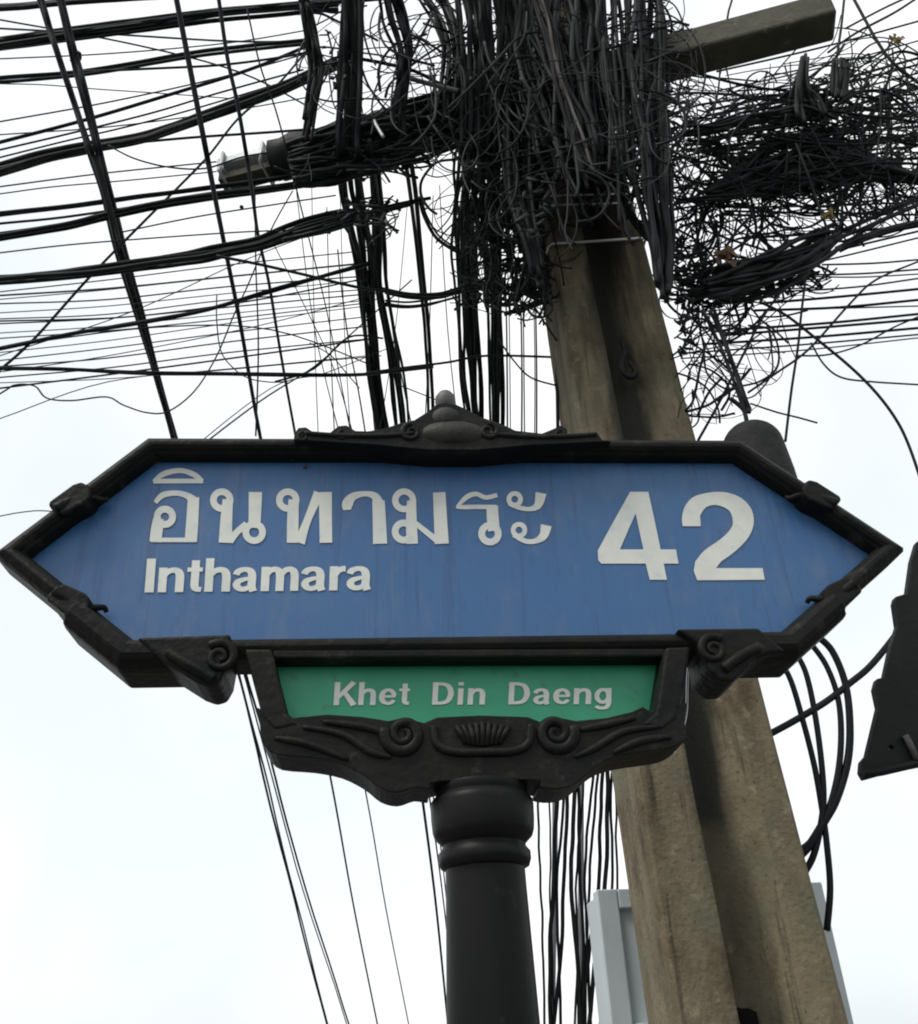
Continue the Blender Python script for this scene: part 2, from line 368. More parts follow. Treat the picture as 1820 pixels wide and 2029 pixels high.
# housing of the green plate
sp = outline([(486, 1290), (541, 1290), (552, 1340), (572, 1418), (600, 1440), (545, 1452), (522, 1428)], 0)
prism('side_bracket', sp, -.012, .09, M['iron'], sign, .006)
sp = outline([(1316, 1287), (1366, 1285), (1352, 1380), (1338, 1430), (1310, 1452), (1265, 1440), (1296, 1415)], 0)
prism('side_bracket', sp, -.012, .09, M['iron'], sign, .006)
gp = outline([(543, 1296), (1314, 1292), (1306, 1440), (556, 1440)], .045)
dplate = prism('district_plate', gp, .045, .055, M['green'], sign)
bt = outline([(560, 1428), (600, 1424), (650, 1419), (720, 1424), (770, 1432), (800, 1425), (840, 1436), (866, 1425), (950, 1421), (1045, 1424), (1070, 1434), (1100, 1424),
              (1140, 1432), (1200, 1426), (1250, 1414), (1272, 1404), (1285, 1412), (1312, 1420)], 0)
bq = [(1360, 1395, 0), (1352, 1440, .01), (1341, 1478, .05), (1330, 1498, .09), (1305, 1512, .09), (1267, 1519, .09), (1225, 1525, .09), (1180, 1537, .09), (1147, 1560, .09), (1120, 1583, .09), (1088, 1592, .09), (1055, 1588, .09),
      (1040, 1575, .09), (865, 1578, .09), (848, 1592, .09), (821, 1589, .09), (788, 1599, .09), (755, 1591, .09), (723, 1566, .09), (679, 1544, .09), (625, 1533, .09), (560, 1527, .09), (536, 1508, .09), (526, 1480, .05), (518, 1446, .01), (510, 1405, 0)]
bb = [(P(x, y, Y).x, P(x, y, Y).z) for x, y, Y in smooth_path(bq, 3)]
base = prism('base_casting', bt + bb, -.010, .09, M['iron'], sign, .007)
for cx, cy, sg, a in ((800, 1452, 1, .9), (1104, 1449, -1, .1)):
    c = P(cx, cy, -.02)
    tube('volute', spiral((c.x, c.z), -.010, .032, .006, 1.75, math.pi * a, sg), [.011 * (1 - .5 * i / 44) for i in range(45)], M['iron'], base, 8)
for pts in ([(600, 1440), (680, 1456), (735, 1490), (775, 1500)], [(640, 1430), (720, 1440), (765, 1455)], [(1305, 1440), (1235, 1450), (1180, 1482), (1140, 1500)],
            [(1260, 1422), (1200, 1436), (1150, 1446)], [(545, 1462), (610, 1474), (690, 1505)], [(1330, 1460), (1270, 1468), (1215, 1492)]):
    q = [(P(x, y, -.012).x, -.011, P(x, y, -.012).z) for x, y in smooth_path(pts, 6)]
    tube('acanthus_rib', q, [.0035 + .0035 * math.sin(math.pi * i / (len(q) - 1)) for i in range(len(q))], M['iron'], base, 8)
q = [(P(x, y, -.012).x, -.013, P(x, y, -.012).z) for x, y in smooth_path([(860, 1440), (866, 1475), (900, 1490), (960, 1491), (1020, 1488), (1048, 1472), (1052, 1438)], 6)]
tube('shell_border', q, .007, M['iron'], base, 8)
for k in range(9):
    a = P(905 + k * 13, 1432 + 2 * abs(k - 4), -.012); b = P(930 + k * 6.5 + (k - 4) * 2, 1478 - 1.5 * abs(k - 4), -.012)
    tube('shell_flute', smooth_path([(a.x, -.010, a.z), ((a.x + b.x) / 2, -.017, (a.z + b.z) / 2), (b.x, -.010, b.z)], 5), .0048, M['iron'], base, 6)
bar = prism('transom', outline([(541, 1286), (1320, 1283), (1320, 1300), (541, 1303)], 0), .003, .09, M['iron'], sign, .004)
# post and its turned head
AX, AY = 0.027, 0.045
def rad(w, y): return w / 2 * (P(1000, y, AY).x - P(900, y, AY).x) / 100
def zz(y): return zat(y, AY, 955)
shaft = [(.115, GZ), (.115, GZ + .05), (.10, GZ + .08), (.10, GZ + .35), (.085, GZ + .40), (.079, .75), (.074, 1.25), (rad(185, 2029), zz(2029)), (rad(160, 1760), zz(1760)), (rad(155, 1690), zz(1690))]
post = lathe('post', shaft, (AX, AY, 0), M['post'], sign, 48)
hd = [(rad(156, 1725), zz(1724)), (rad(176, 1718), zz(1719)), (rad(184, 1708), zz(1706)), (rad(183, 1695), zz(1692)), (rad(168, 1684), zz(1683)), (rad(164, 1677), zz(1676)),
      (rad(174, 1672), zz(1670)), (rad(194, 1662), zz(1660)), (rad(201, 1650), zz(1648)), (rad(204, 1630), zz(1626)), (rad(204, 1600), zz(1598)), (rad(200, 1590), zz(1589)), (rad(190, 1582), zz(1583)), (rad(180, 1576), zz(1578)), (rad(182, 1570), zz(1572)),
      (rad(184, 1564), zz(1566)), (rad(180, 1558), zz(1560)), (rad(150, 1552), zz(1556)), (rad(120, 1545), zz(1545))]
lathe('turned_collar', hd, (AX, AY, 0), M['post'], post, 48)

# lettering
def ribbon(v, f, pts, ws, cr, Y, closed=False, n=5, zoom=4.0):
    q = smooth_path([(p[0], p[1], w) for p, w in zip(pts, ws)], n, closed)
    b = len(v); k = len(q)
    for i, (x, y, w) in enumerate(q):
        if closed: d = Vector((q[(i + 1) % k][0] - q[i - 1][0], q[(i + 1) % k][1] - q[i - 1][1]))
        else: d = Vector((q[min(i + 1, k - 1)][0] - q[max(i - 1, 0)][0], q[min(i + 1, k - 1)][1] - q[max(i - 1, 0)][1]))
        d.normalize(); nx, ny = -d.y, d.x
        v.append(P(*cr((x + nx * w / 2, y + ny * w / 2)), Y)); v.append(P(*cr((x - nx * w / 2, y - ny * w / 2)), Y))
    for i in range(k if closed else k - 1):
        j = (i + 1) % k; f.append((b + 2 * i, b + 2 * i + 1, b + 2 * j + 1, b + 2 * j))
def letter(strokes, cr):
    v, f = [], []; Y = YP - .0012
    for s in strokes:
        Y -= .00012
        if s[0] == 'o':
            _, cx, cy, r, w = s[:5]; ry = s[5] if len(s) > 5 else r
            pts = [(cx + r * math.cos(a * math.pi / 5), cy + ry * math.sin(a * math.pi / 5)) for a in range(10)]
            ribbon(v, f, pts, [w] * 10, cr, Y, True, 4)
        else:
            ribbon(v, f, [p[:2] for p in s], [p[2] for p in s], cr, Y, n=6)
    return mesh('letter', v, f, M['letter'], plate)
letter([[(165, 425, 34), (225, 365, 48), (330, 348, 42), (420, 368, 50), (470, 405, 70)], [(475, 380, 92), (465, 560, 98), (452, 742, 100)], [(128, 727, 36), (498, 727, 36)],
        [(165, 742, 96), (178, 640, 96), (190, 555, 84)], ('o', 243, 540, 62, 56)], cT)                                     # o ang
letter([[(150, 255, 26), (235, 192, 44), (370, 166, 40), (480, 200, 44), (548, 252, 30)], [(148, 252, 38), (552, 250, 38)]], cT)   # sara i
letter([('o', 703, 405, 68, 54), [(752, 400, 84), (740, 560, 96), (732, 750, 108)], [(765, 735, 66), (830, 660, 52), (905, 600, 60)], [(975, 340, 108), (972, 480, 102), (966, 630, 96)], ('o', 965, 665, 68, 54)], cT)  # no nu
letter([('o', 1237, 405, 68, 54), [(1285, 400, 84), (1278, 560, 92), (1275, 750, 92)], [(1330, 750, 92), (1395, 570, 62), (1490, 345, 84)], [(1540, 340, 108), (1543, 540, 102), (1546, 750, 102)]], cT)  # tho thahan
letter([[(138, 474, 62), (140, 425, 86), (185, 368, 62), (280, 346, 42), (355, 365, 60), (385, 420, 86)], [(385, 400, 98), (392, 560, 104), (398, 742, 112)]], cU)                    # sara aa
letter([('o', 588, 398, 70, 50), [(648, 400, 72), (645, 540, 84), (652, 742, 92)], ('o', 585, 645, 68, 54), [(680, 580, 40), (760, 645, 44), (850, 715, 50)], [(866, 335, 98), (876, 540, 104), (886, 742, 112)]], cU)  # mo ma
letter([[(1000, 450, 24), (1060, 452, 34), (1180, 450, 34), (1320, 452, 36)], [(1010, 446, 24), (1085, 372, 40), (1160, 348, 36), (1235, 376, 36), (1325, 356, 34)], [(1286, 440, 92), (1290, 540, 94), (1300, 640, 96)], ('o', 1268, 662, 66, 54)], cU)  # ro ruea
letter([('o', 1464, 390, 46, 38), [(1420, 420, 40), (1500, 456, 36), (1590, 466, 36), (1650, 432, 64), (1672, 340, 88)]], cU)
letter([('o', 1498, 634, 46, 38), [(1455, 668, 40), (1540, 718, 38), (1620, 722, 40), (1690, 680, 66), (1714, 596, 88)]], cU)          # sara a

def flat_fill(name, loops, fn, m, parent):
    cu = bpy.data.curves.new(name, 'CURVE'); cu.dimensions = '2D'; cu.fill_mode = 'BOTH'
    for lp in loops:
        s = cu.splines.new('POLY'); s.points.add(len(lp) - 1)
        for p, q in zip(s.points, lp): p.co = (q[0], q[1], 0, 1)
        s.use_cyclic_u = True
    o = bpy.data.objects.new(name, cu); C.objects.link(o)
    bpy.context.view_layer.update()
    me = bpy.data.meshes.new_from_object(o.evaluated_get(bpy.context.evaluated_depsgraph_get()))
    bpy.data.objects.remove(o)
    for v in me.vertices: v.co = fn(v.co.x, v.co.y)
    me.name = name; me.materials.clear()
    return link(name, me, m, parent)
four = [(680, 462), (752, 462), (776, 570), (801, 690), (862, 690), (872, 746), (813, 746), (826, 810), (758, 810), (742, 746), (566, 746), (554, 732), (552, 695), (600, 606)]
hole = [(640, 690), (733, 690), (716, 612), (702, 548), (676, 606)]
two_o = [(888, 598), (886, 560), (900, 515), (940, 478), (1030, 462), (1105, 478), (1155, 522), (1170, 580), (1150, 640), (1100, 694), (1040, 738), (1020, 764), (1205, 764), (1213, 810), (946, 812),
         (932, 775), (938, 738), (975, 694), (1040, 648), (1080, 606), (1086, 572), (1070, 534), (1020, 514), (980, 524), (957, 556), (960, 598)]
def num(x, y): return P(*cH((x, y)), YP - .0016)
flat_fill('numeral', [four, hole], num, M['letter'], plate)
two_s = smooth_path(two_o[0:11], 4)[:-1] + two_o[10:16] + smooth_path(two_o[16:25], 4) + [two_o[25]]
flat_fill('numeral', [two_s], num, M['letter'], plate)
GLYPH = {   # strokes (x, y, width) of a bold grotesque; cap height 1, baseline 0; and the advance
 'I': ([[(.14, 0, .20), (.14, 1, .20)]], .29),
 'n': ([[(.13, 0, .185), (.13, .73, .185)], [(.15, .44, .10), (.23, .60, .15), (.36, .655, .16), (.47, .605, .18), (.51, .46, .19), (.51, .2, .19), (.51, 0, .19)]], .645),
 'h': ([[(.13, 0, .185), (.13, 1, .185)], [(.15, .44, .10), (.23, .60, .15), (.36, .655, .16), (.47, .605, .18), (.51, .46, .19), (.51, .2, .19), (.51, 0, .19)]], .645),
 'm': ([[(.13, 0, .185), (.13, .73, .185)], [(.15, .44, .10), (.22, .60, .15), (.33, .655, .16), (.42, .605, .17), (.455, .46, .18), (.455, .2, .18), (.455, 0, .18)],
        [(.475, .44, .10), (.545, .60, .15), (.655, .655, .16), (.745, .605, .17), (.78, .46, .18), (.78, .2, .18), (.78, 0, .18)]], .915),
 't': ([[(.20, .94, .18), (.20, .5, .18), (.20, .2, .18), (.235, .095, .16), (.35, .07, .14)], [(.02, .665, .125), (.36, .665, .125)]], .385),
 'a': ([[(.075, .50, .15), (.13, .605, .16), (.265, .66, .14), (.39, .61, .17), (.435, .48, .18), (.435, .30, .18), (.435, .14, .18), (.475, 0, .17)],
        [(.43, .405, .08), (.28, .365, .12), (.14, .30, .15), (.10, .185, .17), (.18, .075, .15), (.32, .085, .14), (.43, .20, .09)]], .60),
 'r': ([[(.13, 0, .185), (.13, .73, .185)], [(.16, .42, .10), (.21, .575, .15), (.30, .645, .165), (.39, .655, .17)]], .405),
 'K': ([[(.14, 0, .19), (.14, 1, .19)], [(.20, .36, .16), (.66, 1, .20)], [(.36, .60, .15), (.70, 0, .22)]], .76),
 'e': ([[(.12, .375, .115), (.50, .375, .115)], [(.50, .33, .10), (.495, .47, .16), (.42, .61, .16), (.30, .66, .14), (.16, .57, .18), (.11, .365, .19), (.16, .16, .18), (.30, .07, .14), (.42, .10, .15), (.51, .21, .14)]], .61),
 'D': ([[(.14, 0, .19), (.14, 1, .19)], [(.16, .92, .15), (.36, .92, .15), (.55, .82, .18), (.64, .5, .20), (.55, .18, .18), (.36, .08, .15), (.16, .08, .15)]], .79),
 'i': ([[(.13, 0, .185), (.13, .73, .185)], [(.13, .86, .185), (.13, 1, .185)]], .29),
 'g': ([('o', .295, .375, .19, .165, .285), [(.485, .73, .18), (.485, .4, .18), (.485, .05, .18), (.43, -.13, .16), (.29, -.185, .14), (.15, -.15, .14), (.10, -.08, .14)]], .63),
 ' ': ([], .28)}
def text(body, quad, Y, parent, bold=1.0, track=0.0):
    """each letter its own flat mesh, the line set into a quad of the plate (TL, TR, BR, BL)"""
    tot = sum(GLYPH[c][1] + track for c in body) - track; lo = -.25 if 'g' in body else 0.0
    x = 0.0
    for ch in body:
        st, adv = GLYPH[ch]
        def cr(p, x=x):
            u, w = (x + p[0]) / tot, (p[1] - lo) / (1 - lo)
            ax, ay = quad[0][0] + (quad[1][0] - quad[0][0]) * u, quad[0][1] + (quad[1][1] - quad[0][1]) * u
            bx_, by_ = quad[3][0] + (quad[2][0] - quad[3][0]) * u, quad[3][1] + (quad[2][1] - quad[3][1]) * u
            return (bx_ + (ax - bx_) * w, by_ + (ay - by_) * w)
        v, f = [], []; yy = Y
        for s in st:
            yy -= .00012
            if s[0] == 'o':
                pts = [(s[1] + s[3] * math.cos(k * math.pi / 6), s[2] + s[5] * math.sin(k * math.pi / 6)) for k in range(12)]
                ribbon(v, f, pts, [s[4] * bold] * 12, cr, yy, True, 3)
            else: ribbon(v, f, [p[:2] for p in s], [p[2] * bold for p in s], cr, yy, n=5)
        if v: mesh('letter', v, f, M['letter'], parent)
        x += adv + track
text('Inthamara', [(288, 1107), (741, 1104), (739, 1169), (283, 1174)], YP - .0015, plate, 1.0)
text('Khet  Din  Daeng', [(661, 1352), (1217, 1352), (1215, 1406), (657, 1409)], .045 - .0015, dplate, .93, .03)
# rivets of the plates
for x, y in ((605, 925), (592, 908), (612, 1278), (1200, 1278)):
    c = P(x, y, YP - .002); bm = bmesh.new(); ellipsoid(bm, c, (.0045, .003, .0045), 0, 8, 6); from_bm('rivet', bm, M['dusty'], plate, True)

# ------------------------------------------------------------------ concrete utility pole
YF = 0.90
pole = thing('utility_pole', (0.77, YF + .13, GZ), 'weathered concrete utility pole with a dark groove behind the street sign', 'utility pole')
def pl(z): return .538 - .0245 * (z - 1.61)
def pr(z): return .952 - .0415 * (z - 1.61)
G0, G1, GI0, GI1 = .36, .78, .41, .62
GR = [(G0, 0.0), (.375, .030), (.40, .058), (.45, .072), (.52, .076), (.58, .070), (.65, .050), (.71, .024), (G1, 0.0)]     # groove: share of the width, depth
def ring(z, y0=YF):
    a, b = pl(z), pr(z); w = b - a; c = .012; dp = .30 - .012 * z
    return ([(a + c, y0)] + [(a + u * w, y0 + d) for u, d in GR] + [(b - c, y0), (b, y0 + c), (b, y0 + dp - c), (b - c, y0 + dp)]
            + [(a + u * w, y0 + dp - d) for u, d in GR[::-1]] + [(a + c, y0 + dp), (a, y0 + dp - c), (a, y0 + c)])
v, f = [], []; zs = [GZ - .02 + i * .2 for i in range(38)]; nr = len(ring(1))
for z in zs:
    for i, (x, y) in enumerate(ring(z)):
        e = .004 * noise.noise(Vector((x * 3, i * 2.3, z * 3)))
        v.append((x + e, y + e, z))
for i in range(len(zs) - 1):
    for k in range(nr): f.append((i * nr + k, i * nr + (k + 1) % nr, (i + 1) * nr + (k + 1) % nr, (i + 1) * nr + k))
f.append(tuple(range(nr))[::-1]); f.append(tuple((len(zs) - 1) * nr + k for k in range(nr)))
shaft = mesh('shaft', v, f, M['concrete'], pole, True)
es = shaft.modifiers.new('edges', 'EDGE_SPLIT'); es.split_angle = math.radians(34)
# noise-edged dark streak down the groove of the pole, heavy above the old cement line and broken below it
t = M['concrete'].node_tree; pb = t.nodes['Principled BSDF']; old = pb.inputs['Base Color'].links[0].from_socket
zfill = zat(1632, YF + .05, 1420)
def nd(op, a_, b_=None):
    n = t.nodes.new('ShaderNodeMath'); n.operation = op
    for i_, q_ in enumerate((a_, b_)):
        if q_ is None: continue
        if isinstance(q_, (int, float)): n.inputs[i_].default_value = q_
        else: t.links.new(q_, n.inputs[i_])
    return n.outputs[0]
def mr(v_, a_, b_, c_=0.0, d_=1.0):
    n = t.nodes.new('ShaderNodeMapRange'); n.interpolation_type = 'SMOOTHSTEP'
    for k_, q_ in zip(('From Min', 'From Max', 'To Min', 'To Max'), (a_, b_, c_, d_)): n.inputs[k_].default_value = q_
    t.links.new(v_, n.inputs['Value']); return n.outputs[0]
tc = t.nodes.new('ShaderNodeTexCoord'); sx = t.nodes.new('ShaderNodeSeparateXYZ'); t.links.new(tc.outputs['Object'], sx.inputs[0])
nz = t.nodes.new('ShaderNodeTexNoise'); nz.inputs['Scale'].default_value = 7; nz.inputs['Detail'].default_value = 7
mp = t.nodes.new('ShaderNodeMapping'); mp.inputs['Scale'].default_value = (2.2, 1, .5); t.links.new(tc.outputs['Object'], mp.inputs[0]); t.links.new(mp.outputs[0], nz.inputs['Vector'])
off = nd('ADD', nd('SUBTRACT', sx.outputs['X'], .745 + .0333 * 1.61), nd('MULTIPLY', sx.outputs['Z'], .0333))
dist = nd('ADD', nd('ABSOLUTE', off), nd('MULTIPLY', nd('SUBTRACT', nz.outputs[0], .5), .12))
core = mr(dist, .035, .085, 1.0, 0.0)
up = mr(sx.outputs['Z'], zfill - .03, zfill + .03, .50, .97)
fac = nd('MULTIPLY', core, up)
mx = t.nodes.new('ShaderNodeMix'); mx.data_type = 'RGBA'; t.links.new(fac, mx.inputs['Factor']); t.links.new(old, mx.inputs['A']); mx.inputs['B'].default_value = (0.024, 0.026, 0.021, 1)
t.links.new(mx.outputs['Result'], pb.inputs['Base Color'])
c = P(1482, 2018, YF + .03)
prism('bolt_hole', [(c.x + (.036 + .006 * math.sin(k * 2.2)) * math.cos(k * .5236), c.z - .015 + (.045 + .010 * math.sin(k * 1.7)) * math.sin(k * .5236)) for k in range(12)], YF + .060, YF + .09, M['darkhole'], pole)  # solid dark plug painted in place of an opening
# wires tied round the pole
for k, (yl, yr) in enumerate(((392, 385), (410, 403), (486, 474))):
    zl = P(1100, yl, YF).z; zr = P(1275, yr, YF).z; pts = []
    for x, y in [q for i, q in enumerate(ring((zl + zr) / 2)) if i in (0, 10, 11, 12, 13, 23, 24, 25)]:
        t = (x - pl(zl)) / (pr(zl) - pl(zl)); cxm = (pl(zl) + pr(zl)) / 2
        pts.append((cxm + (x - cxm) * 1.02, YF + .14 + (y - YF - .14) * 1.05, zl + (zr - zl) * t + R.uniform(-.004, .004)))
    tube('tie_wire', pts, .0052 if k == 2 else .0038, M['steel'], pole, 6, True)
# crossarm, turned a little to the street
ZA = 5.02
A0, A1 = PZ(438, 366, ZA - .06), PZ(1656, 48, ZA - .06)
ad = (A1 - A0).normalized(); an = Vector((-ad.y, ad.x, 0)).normalized()
def armpt(t, off=0, dz=0): return A0 + (A1 - A0) * t + an * off + Vector((0, 0, dz))
v = []
for t in (.105, .25, .5, .75, 1):
    for o_, dz in ((-.065, -.01), (.065, -.01), (.065, .125), (-.065, .125)): v.append(armpt(t, o_, dz))
f = [(i * 4 + k, i * 4 + (k + 1) % 4, i * 4 + 4 + (k + 1) % 4, i * 4 + 4 + k) for i in range(4) for k in range(4)] + [(3, 2, 1, 0), (16, 17, 18, 19)]
arm = bevel(mesh('crossarm', v, f, M['arm'], pole), .012)
for t in (.012, .085):
    a = armpt(t, -.07, 0)
    tube('arm_strap', [armpt(t, -.067, -.006), armpt(t, -.067, .126), armpt(t, .067, .126), armpt(t, .067, -.006)], .008, M['steel'], arm, 6, True)
BOXF = [(0, 1, 5, 4), (1, 2, 6, 5), (2, 3, 7, 6), (3, 0, 4, 7), (3, 2, 1, 0), (4, 5, 6, 7)]
for z0_, z1_, o0, o1, m_, nm in ((.066, .112, -.055, .055, 'zinc', 'channel_plate'), (-.004, .040, -.030, .050, 'arm', 'channel_bar')):
    v = [armpt(t, o_, dz) for t in (.0, .118) for o_, dz in ((o0, z0_), (o1, z0_), (o1, z1_), (o0, z1_))]
    bevel(mesh(nm, v, BOXF, M[m_], arm), .004)
v = [armpt(t, o_, dz) for t in (.0, .012) for o_, dz in ((-.05, .041), (.05, .041), (.05, .065), (-.05, .065))]
mesh('channel_web', v, BOXF, M['zinc'], arm)
# hook in the groove
c = P(1236, 700, YF + .03)
pts = smooth_path([(c.x, c.y, c.z + .06), (c.x + .004, c.y - .01, c.z), (c.x - .018, c.y - .016, c.z - .06), (c.x - .02, c.y - .02, c.z - .10), (c.x + .006, c.y - .02, c.z - .125), (c.x + .026, c.y - .02, c.z - .10), (c.x + .014, c.y - .012, c.z - .055)], 6)
tube('eye_hook', pts, .009, M['black'], pole, 8)

# ------------------------------------------------------------------ galvanised panel behind the pole
YB = 1.50
def bx(x, y): q = P(x, y, YB); return (q.x, q.z)
tl, tr = bx(1180, 1776), bx(1618, 1742)
lw = (tr[0] - tl[0]); zt = (tl[1] + tr[1]) / 2
box = thing('metal_box', ((tl[0] + tr[0]) / 2, YB + .1, GZ + .9), 'pale grey metal box with a raised rim strapped behind the concrete pole', 'metal box')
x0, x1, z0, z1 = tl[0], tr[0], 0.95, zt
prism('body', [(x0 + .01, z0 + .01), (x1 - .01, z0 + .01), (x1 - .01, z1 - .01), (x0 + .01, z1 - .01)], YB - .012, YB + .20, M['zinc'], box, .006)
for nm, a in (('rim', [(x0, z0), (x0 + .062, z0), (x0 + .062, z1), (x0, z1)]), ('rim', [(x1 - .062, z0), (x1, z0), (x1, z1), (x1 - .062, z1)]),
              ('rim', [(x0 + .064, z1 - .055), (x1 - .064, z1 - .055), (x1 - .064, z1), (x0 + .064, z1)]), ('rim', [(x0 + .064, z0), (x1 - .064, z0), (x1 - .064, z0 + .06), (x0 + .064, z0 + .06)])):
    prism(nm, a, YB - .035, YB + .036, M['zinc'], box, .004)
prism('mounting_strap', [(x0 + .07, z1 - .40), (x1 - .07, z1 - .40), (x1 - .07, z1 - .36), (x0 + .07, z1 - .36)], YB - .10, YB + .034, M['zinc'], box, .003)

# ------------------------------------------------------------------ black stepped panel at the right edge
YQ = 0.25
panel = thing('metal_panel', (1.25, YQ, GZ), 'black stepped steel panel hanging at the right edge beside the sign tip', 'steel panel')
po = [cE(p) for p in ((720, 380), (640, 400), (605, 520), (575, 740), (500, 762), (490, 800), (512, 950), (470, 1080), (425, 1290), (378, 1300), (362, 1360), (388, 1480), (350, 1640), (312, 1800),
                      (278, 1840), (272, 1910), (300, 1958), (400, 1930), (560, 1890), (760, 1850), (1100, 1800), (1100, 380))]
ho = [cE(p) for p in ((470, 1735), (488, 1745), (486, 1762), (470, 1768), (456, 1758), (456, 1742))]
bd = prism('sheet', outline(po, YQ), YQ, YQ + .02, M['panel'], panel, .003, [outline(ho, YQ)])
q = [P(*cE(p), YQ) for p in ((285, 1935), (400, 1915), (560, 1878), (760, 1838), (1100, 1785))]
tube('folded_lip', [(p.x, YQ - .006, p.z) for p in q], .008, M['panel'], panel, 6)
q = [P(*cE(p), YQ) for p in ((550, 1680), (590, 1760), (625, 1840))]
tube('stiffener', [(p.x, YQ - .008, p.z) for p in q], .007, M['dusty'], panel, 6)
e = P(2060, 1200, YQ)
lathe('carrier_post', [(.05, GZ), (.05, e.z)], (e.x, YQ + .075, 0), M['post'], panel, 20)

# ------------------------------------------------------------------ splice closure behind the right shoulder of the sign
YS = 0.55
c = P(1493, 900, YS); s = (P(1550, 900, YS).x - P(1435, 900, YS).x) / 2
clo = thing('splice_closure', (c.x, c.y, c.z - .25), 'dark grey dome-topped splice closure hanging behind the right shoulder of the sign', 'splice closure')
axis = (P(1478, 830, YS) - P(1520, 985, YS)).normalized()
ctr = P(1493, 888, YS)
lathe('dome', [(s * 1.10, -.22), (s * 1.08, -.10), (s * 1.02, -.02)] + [(s * math.cos(a) * 1.0, s * .95 * math.sin(a)) for a in [i * math.pi / 2 / 9 for i in range(9)]] + [(.006, s * .952)], ctr, M['closure'], clo, 36, axis)
lathe('clamp_ring', [(s * 1.12, -.26), (s * 1.2, -.255), (s * 1.2, -.215), (s * 1.12, -.21)], ctr, M['panel'], clo, 36, axis)
t = P(1478, 828, YS)
tube('hanger', smooth_path([tuple(t - axis * .02), tuple(t + axis * .03), tuple(t + axis * .05 + Vector((-.03, 0, .02)))], 5), .007, M['black'], clo, 6)

# ------------------------------------------------------------------ cables
def Yst(v): return lerp([-200, 0, 300, 860, 1500, 2029, 2200], [.35, .55, .80, 3.0, 7.5, 13.0, 15.0], v)
def grow(pts, ext=170):
    """carry a cable on past the edge of the picture"""
    pts = [tuple(p) for p in pts]
    def out(p): return p[0] < 6 or p[0] > 1814 or p[1] < 6 or p[1] > 2023
    if out(pts[0]):
        a, b = Vector(pts[0][:2]), Vector(pts[1][:2]); d = (a - b).normalized() * ext; pts.insert(0, (a.x + d.x, a.y + d.y, *pts[0][2:]))
    if out(pts[-1]):
        a, b = Vector(pts[-1][:2]), Vector(pts[-2][:2]); d = (a - b).normalized() * ext; pts.append((a.x + d.x, a.y + d.y, *pts[-1][2:]))
    return pts
def place(p, Y): return P(p[0], p[1], Y(p[1]) if callable(Y) else (p[2] if len(p) > 2 else Y))
def path3(pts, Y, n=6, jit=0.0, seed=0.0):
    q = smooth_path(grow(pts), n)
    out = []
    for i, p in enumerate(q):
        if jit:
            e = noise.noise_vector(Vector((i * .35, seed, 3.1))); p = (p[0] + e.x * jit, p[1] + e.y * jit, *p[2:])
        out.append(place(p, Y))
    return out
def radius(pts, w):
    """real radius from the apparent width at the middle of the path"""
    p = pts[len(pts) // 2]; d = (p - CAM); depth = -(M3.transposed() @ d).z
    return max(.0012, w * depth / F / 2)
N_CABLE = 0
def cable(pts, w, Y, label, group=None, m='black', n=6, jit=0.0, sides=6, cat='cable', name='cable'):
    global N_CABLE
    N_CABLE += 1
    q = path3(pts, Y, n, jit, N_CABLE * 1.37)
    o = tube(name, q, radius(q, w), M[m], None, sides)
    return tag(o, label, cat, group)
def bundle(pts, W, k, w, Y, label, group=None, mats=('black', 'black', 'dull'), n=7, wob=.5, dY=.06, fray=0.0):   # fray: share of the length over which strands end
    """cables lashed side by side: one thing, each strand a part; pts may carry their own total width as third number"""
    pts = [p if len(p) == 3 else (p[0], p[1], W) for p in pts]
    pts = grow(pts)
    q = smooth_path(pts, n)
    mid = q[len(q) // 2]; y0 = Y(mid[1]) if callable(Y) else Y; al = [0]
    for a, b in zip(q, q[1:]): al.append(al[-1] + math.hypot(b[0] - a[0], b[1] - a[1]))
    root = thing('cable_bundle', P(mid[0], mid[1], y0), label, 'cable bundle', group)
    for s in range(k):
        u0 = (s + .5) / k - .5 + R.uniform(-.5, .5) / k; sd = R.uniform(0, 99); a = []; yj = R.uniform(-dY, dY)
        for i, (x, y, ww) in enumerate(q):
            d = Vector((q[min(i + 1, len(q) - 1)][0] - q[max(i - 1, 0)][0], q[min(i + 1, len(q) - 1)][1] - q[max(i - 1, 0)][1])).normalized()
            u = u0 + wob * .62 * noise.noise(Vector((al[i] / 210, sd, 0))) + wob / 9 * noise.noise(Vector((al[i] / 60, sd, 5)))
            u = max(-.6, min(.6, u))
            yy = (Y(y) if callable(Y) else Y) + yj + .03 * noise.noise(Vector((i * .2, sd, 9)))
            a.append(P(x - d.y * u * ww, y + d.x * u * ww, yy))
        if fray: a = a[0 if q[0][1] < 10 else R.randint(0, int(fray * len(a) * .4)):len(a) - (0 if q[-1][1] > 820 or q[-1][0] > 1820 else R.randint(0, int(fray * len(a))))]
        tube('strand', a, radius(a, w * R.uniform(.75, 1.2)), M[R.choice(mats)], root, 6)
    return root
def T(cr, *pts): return [(*cr(p), *p[2:]) for p in pts]
K = 1 / 2.327
LEFT = 1.25

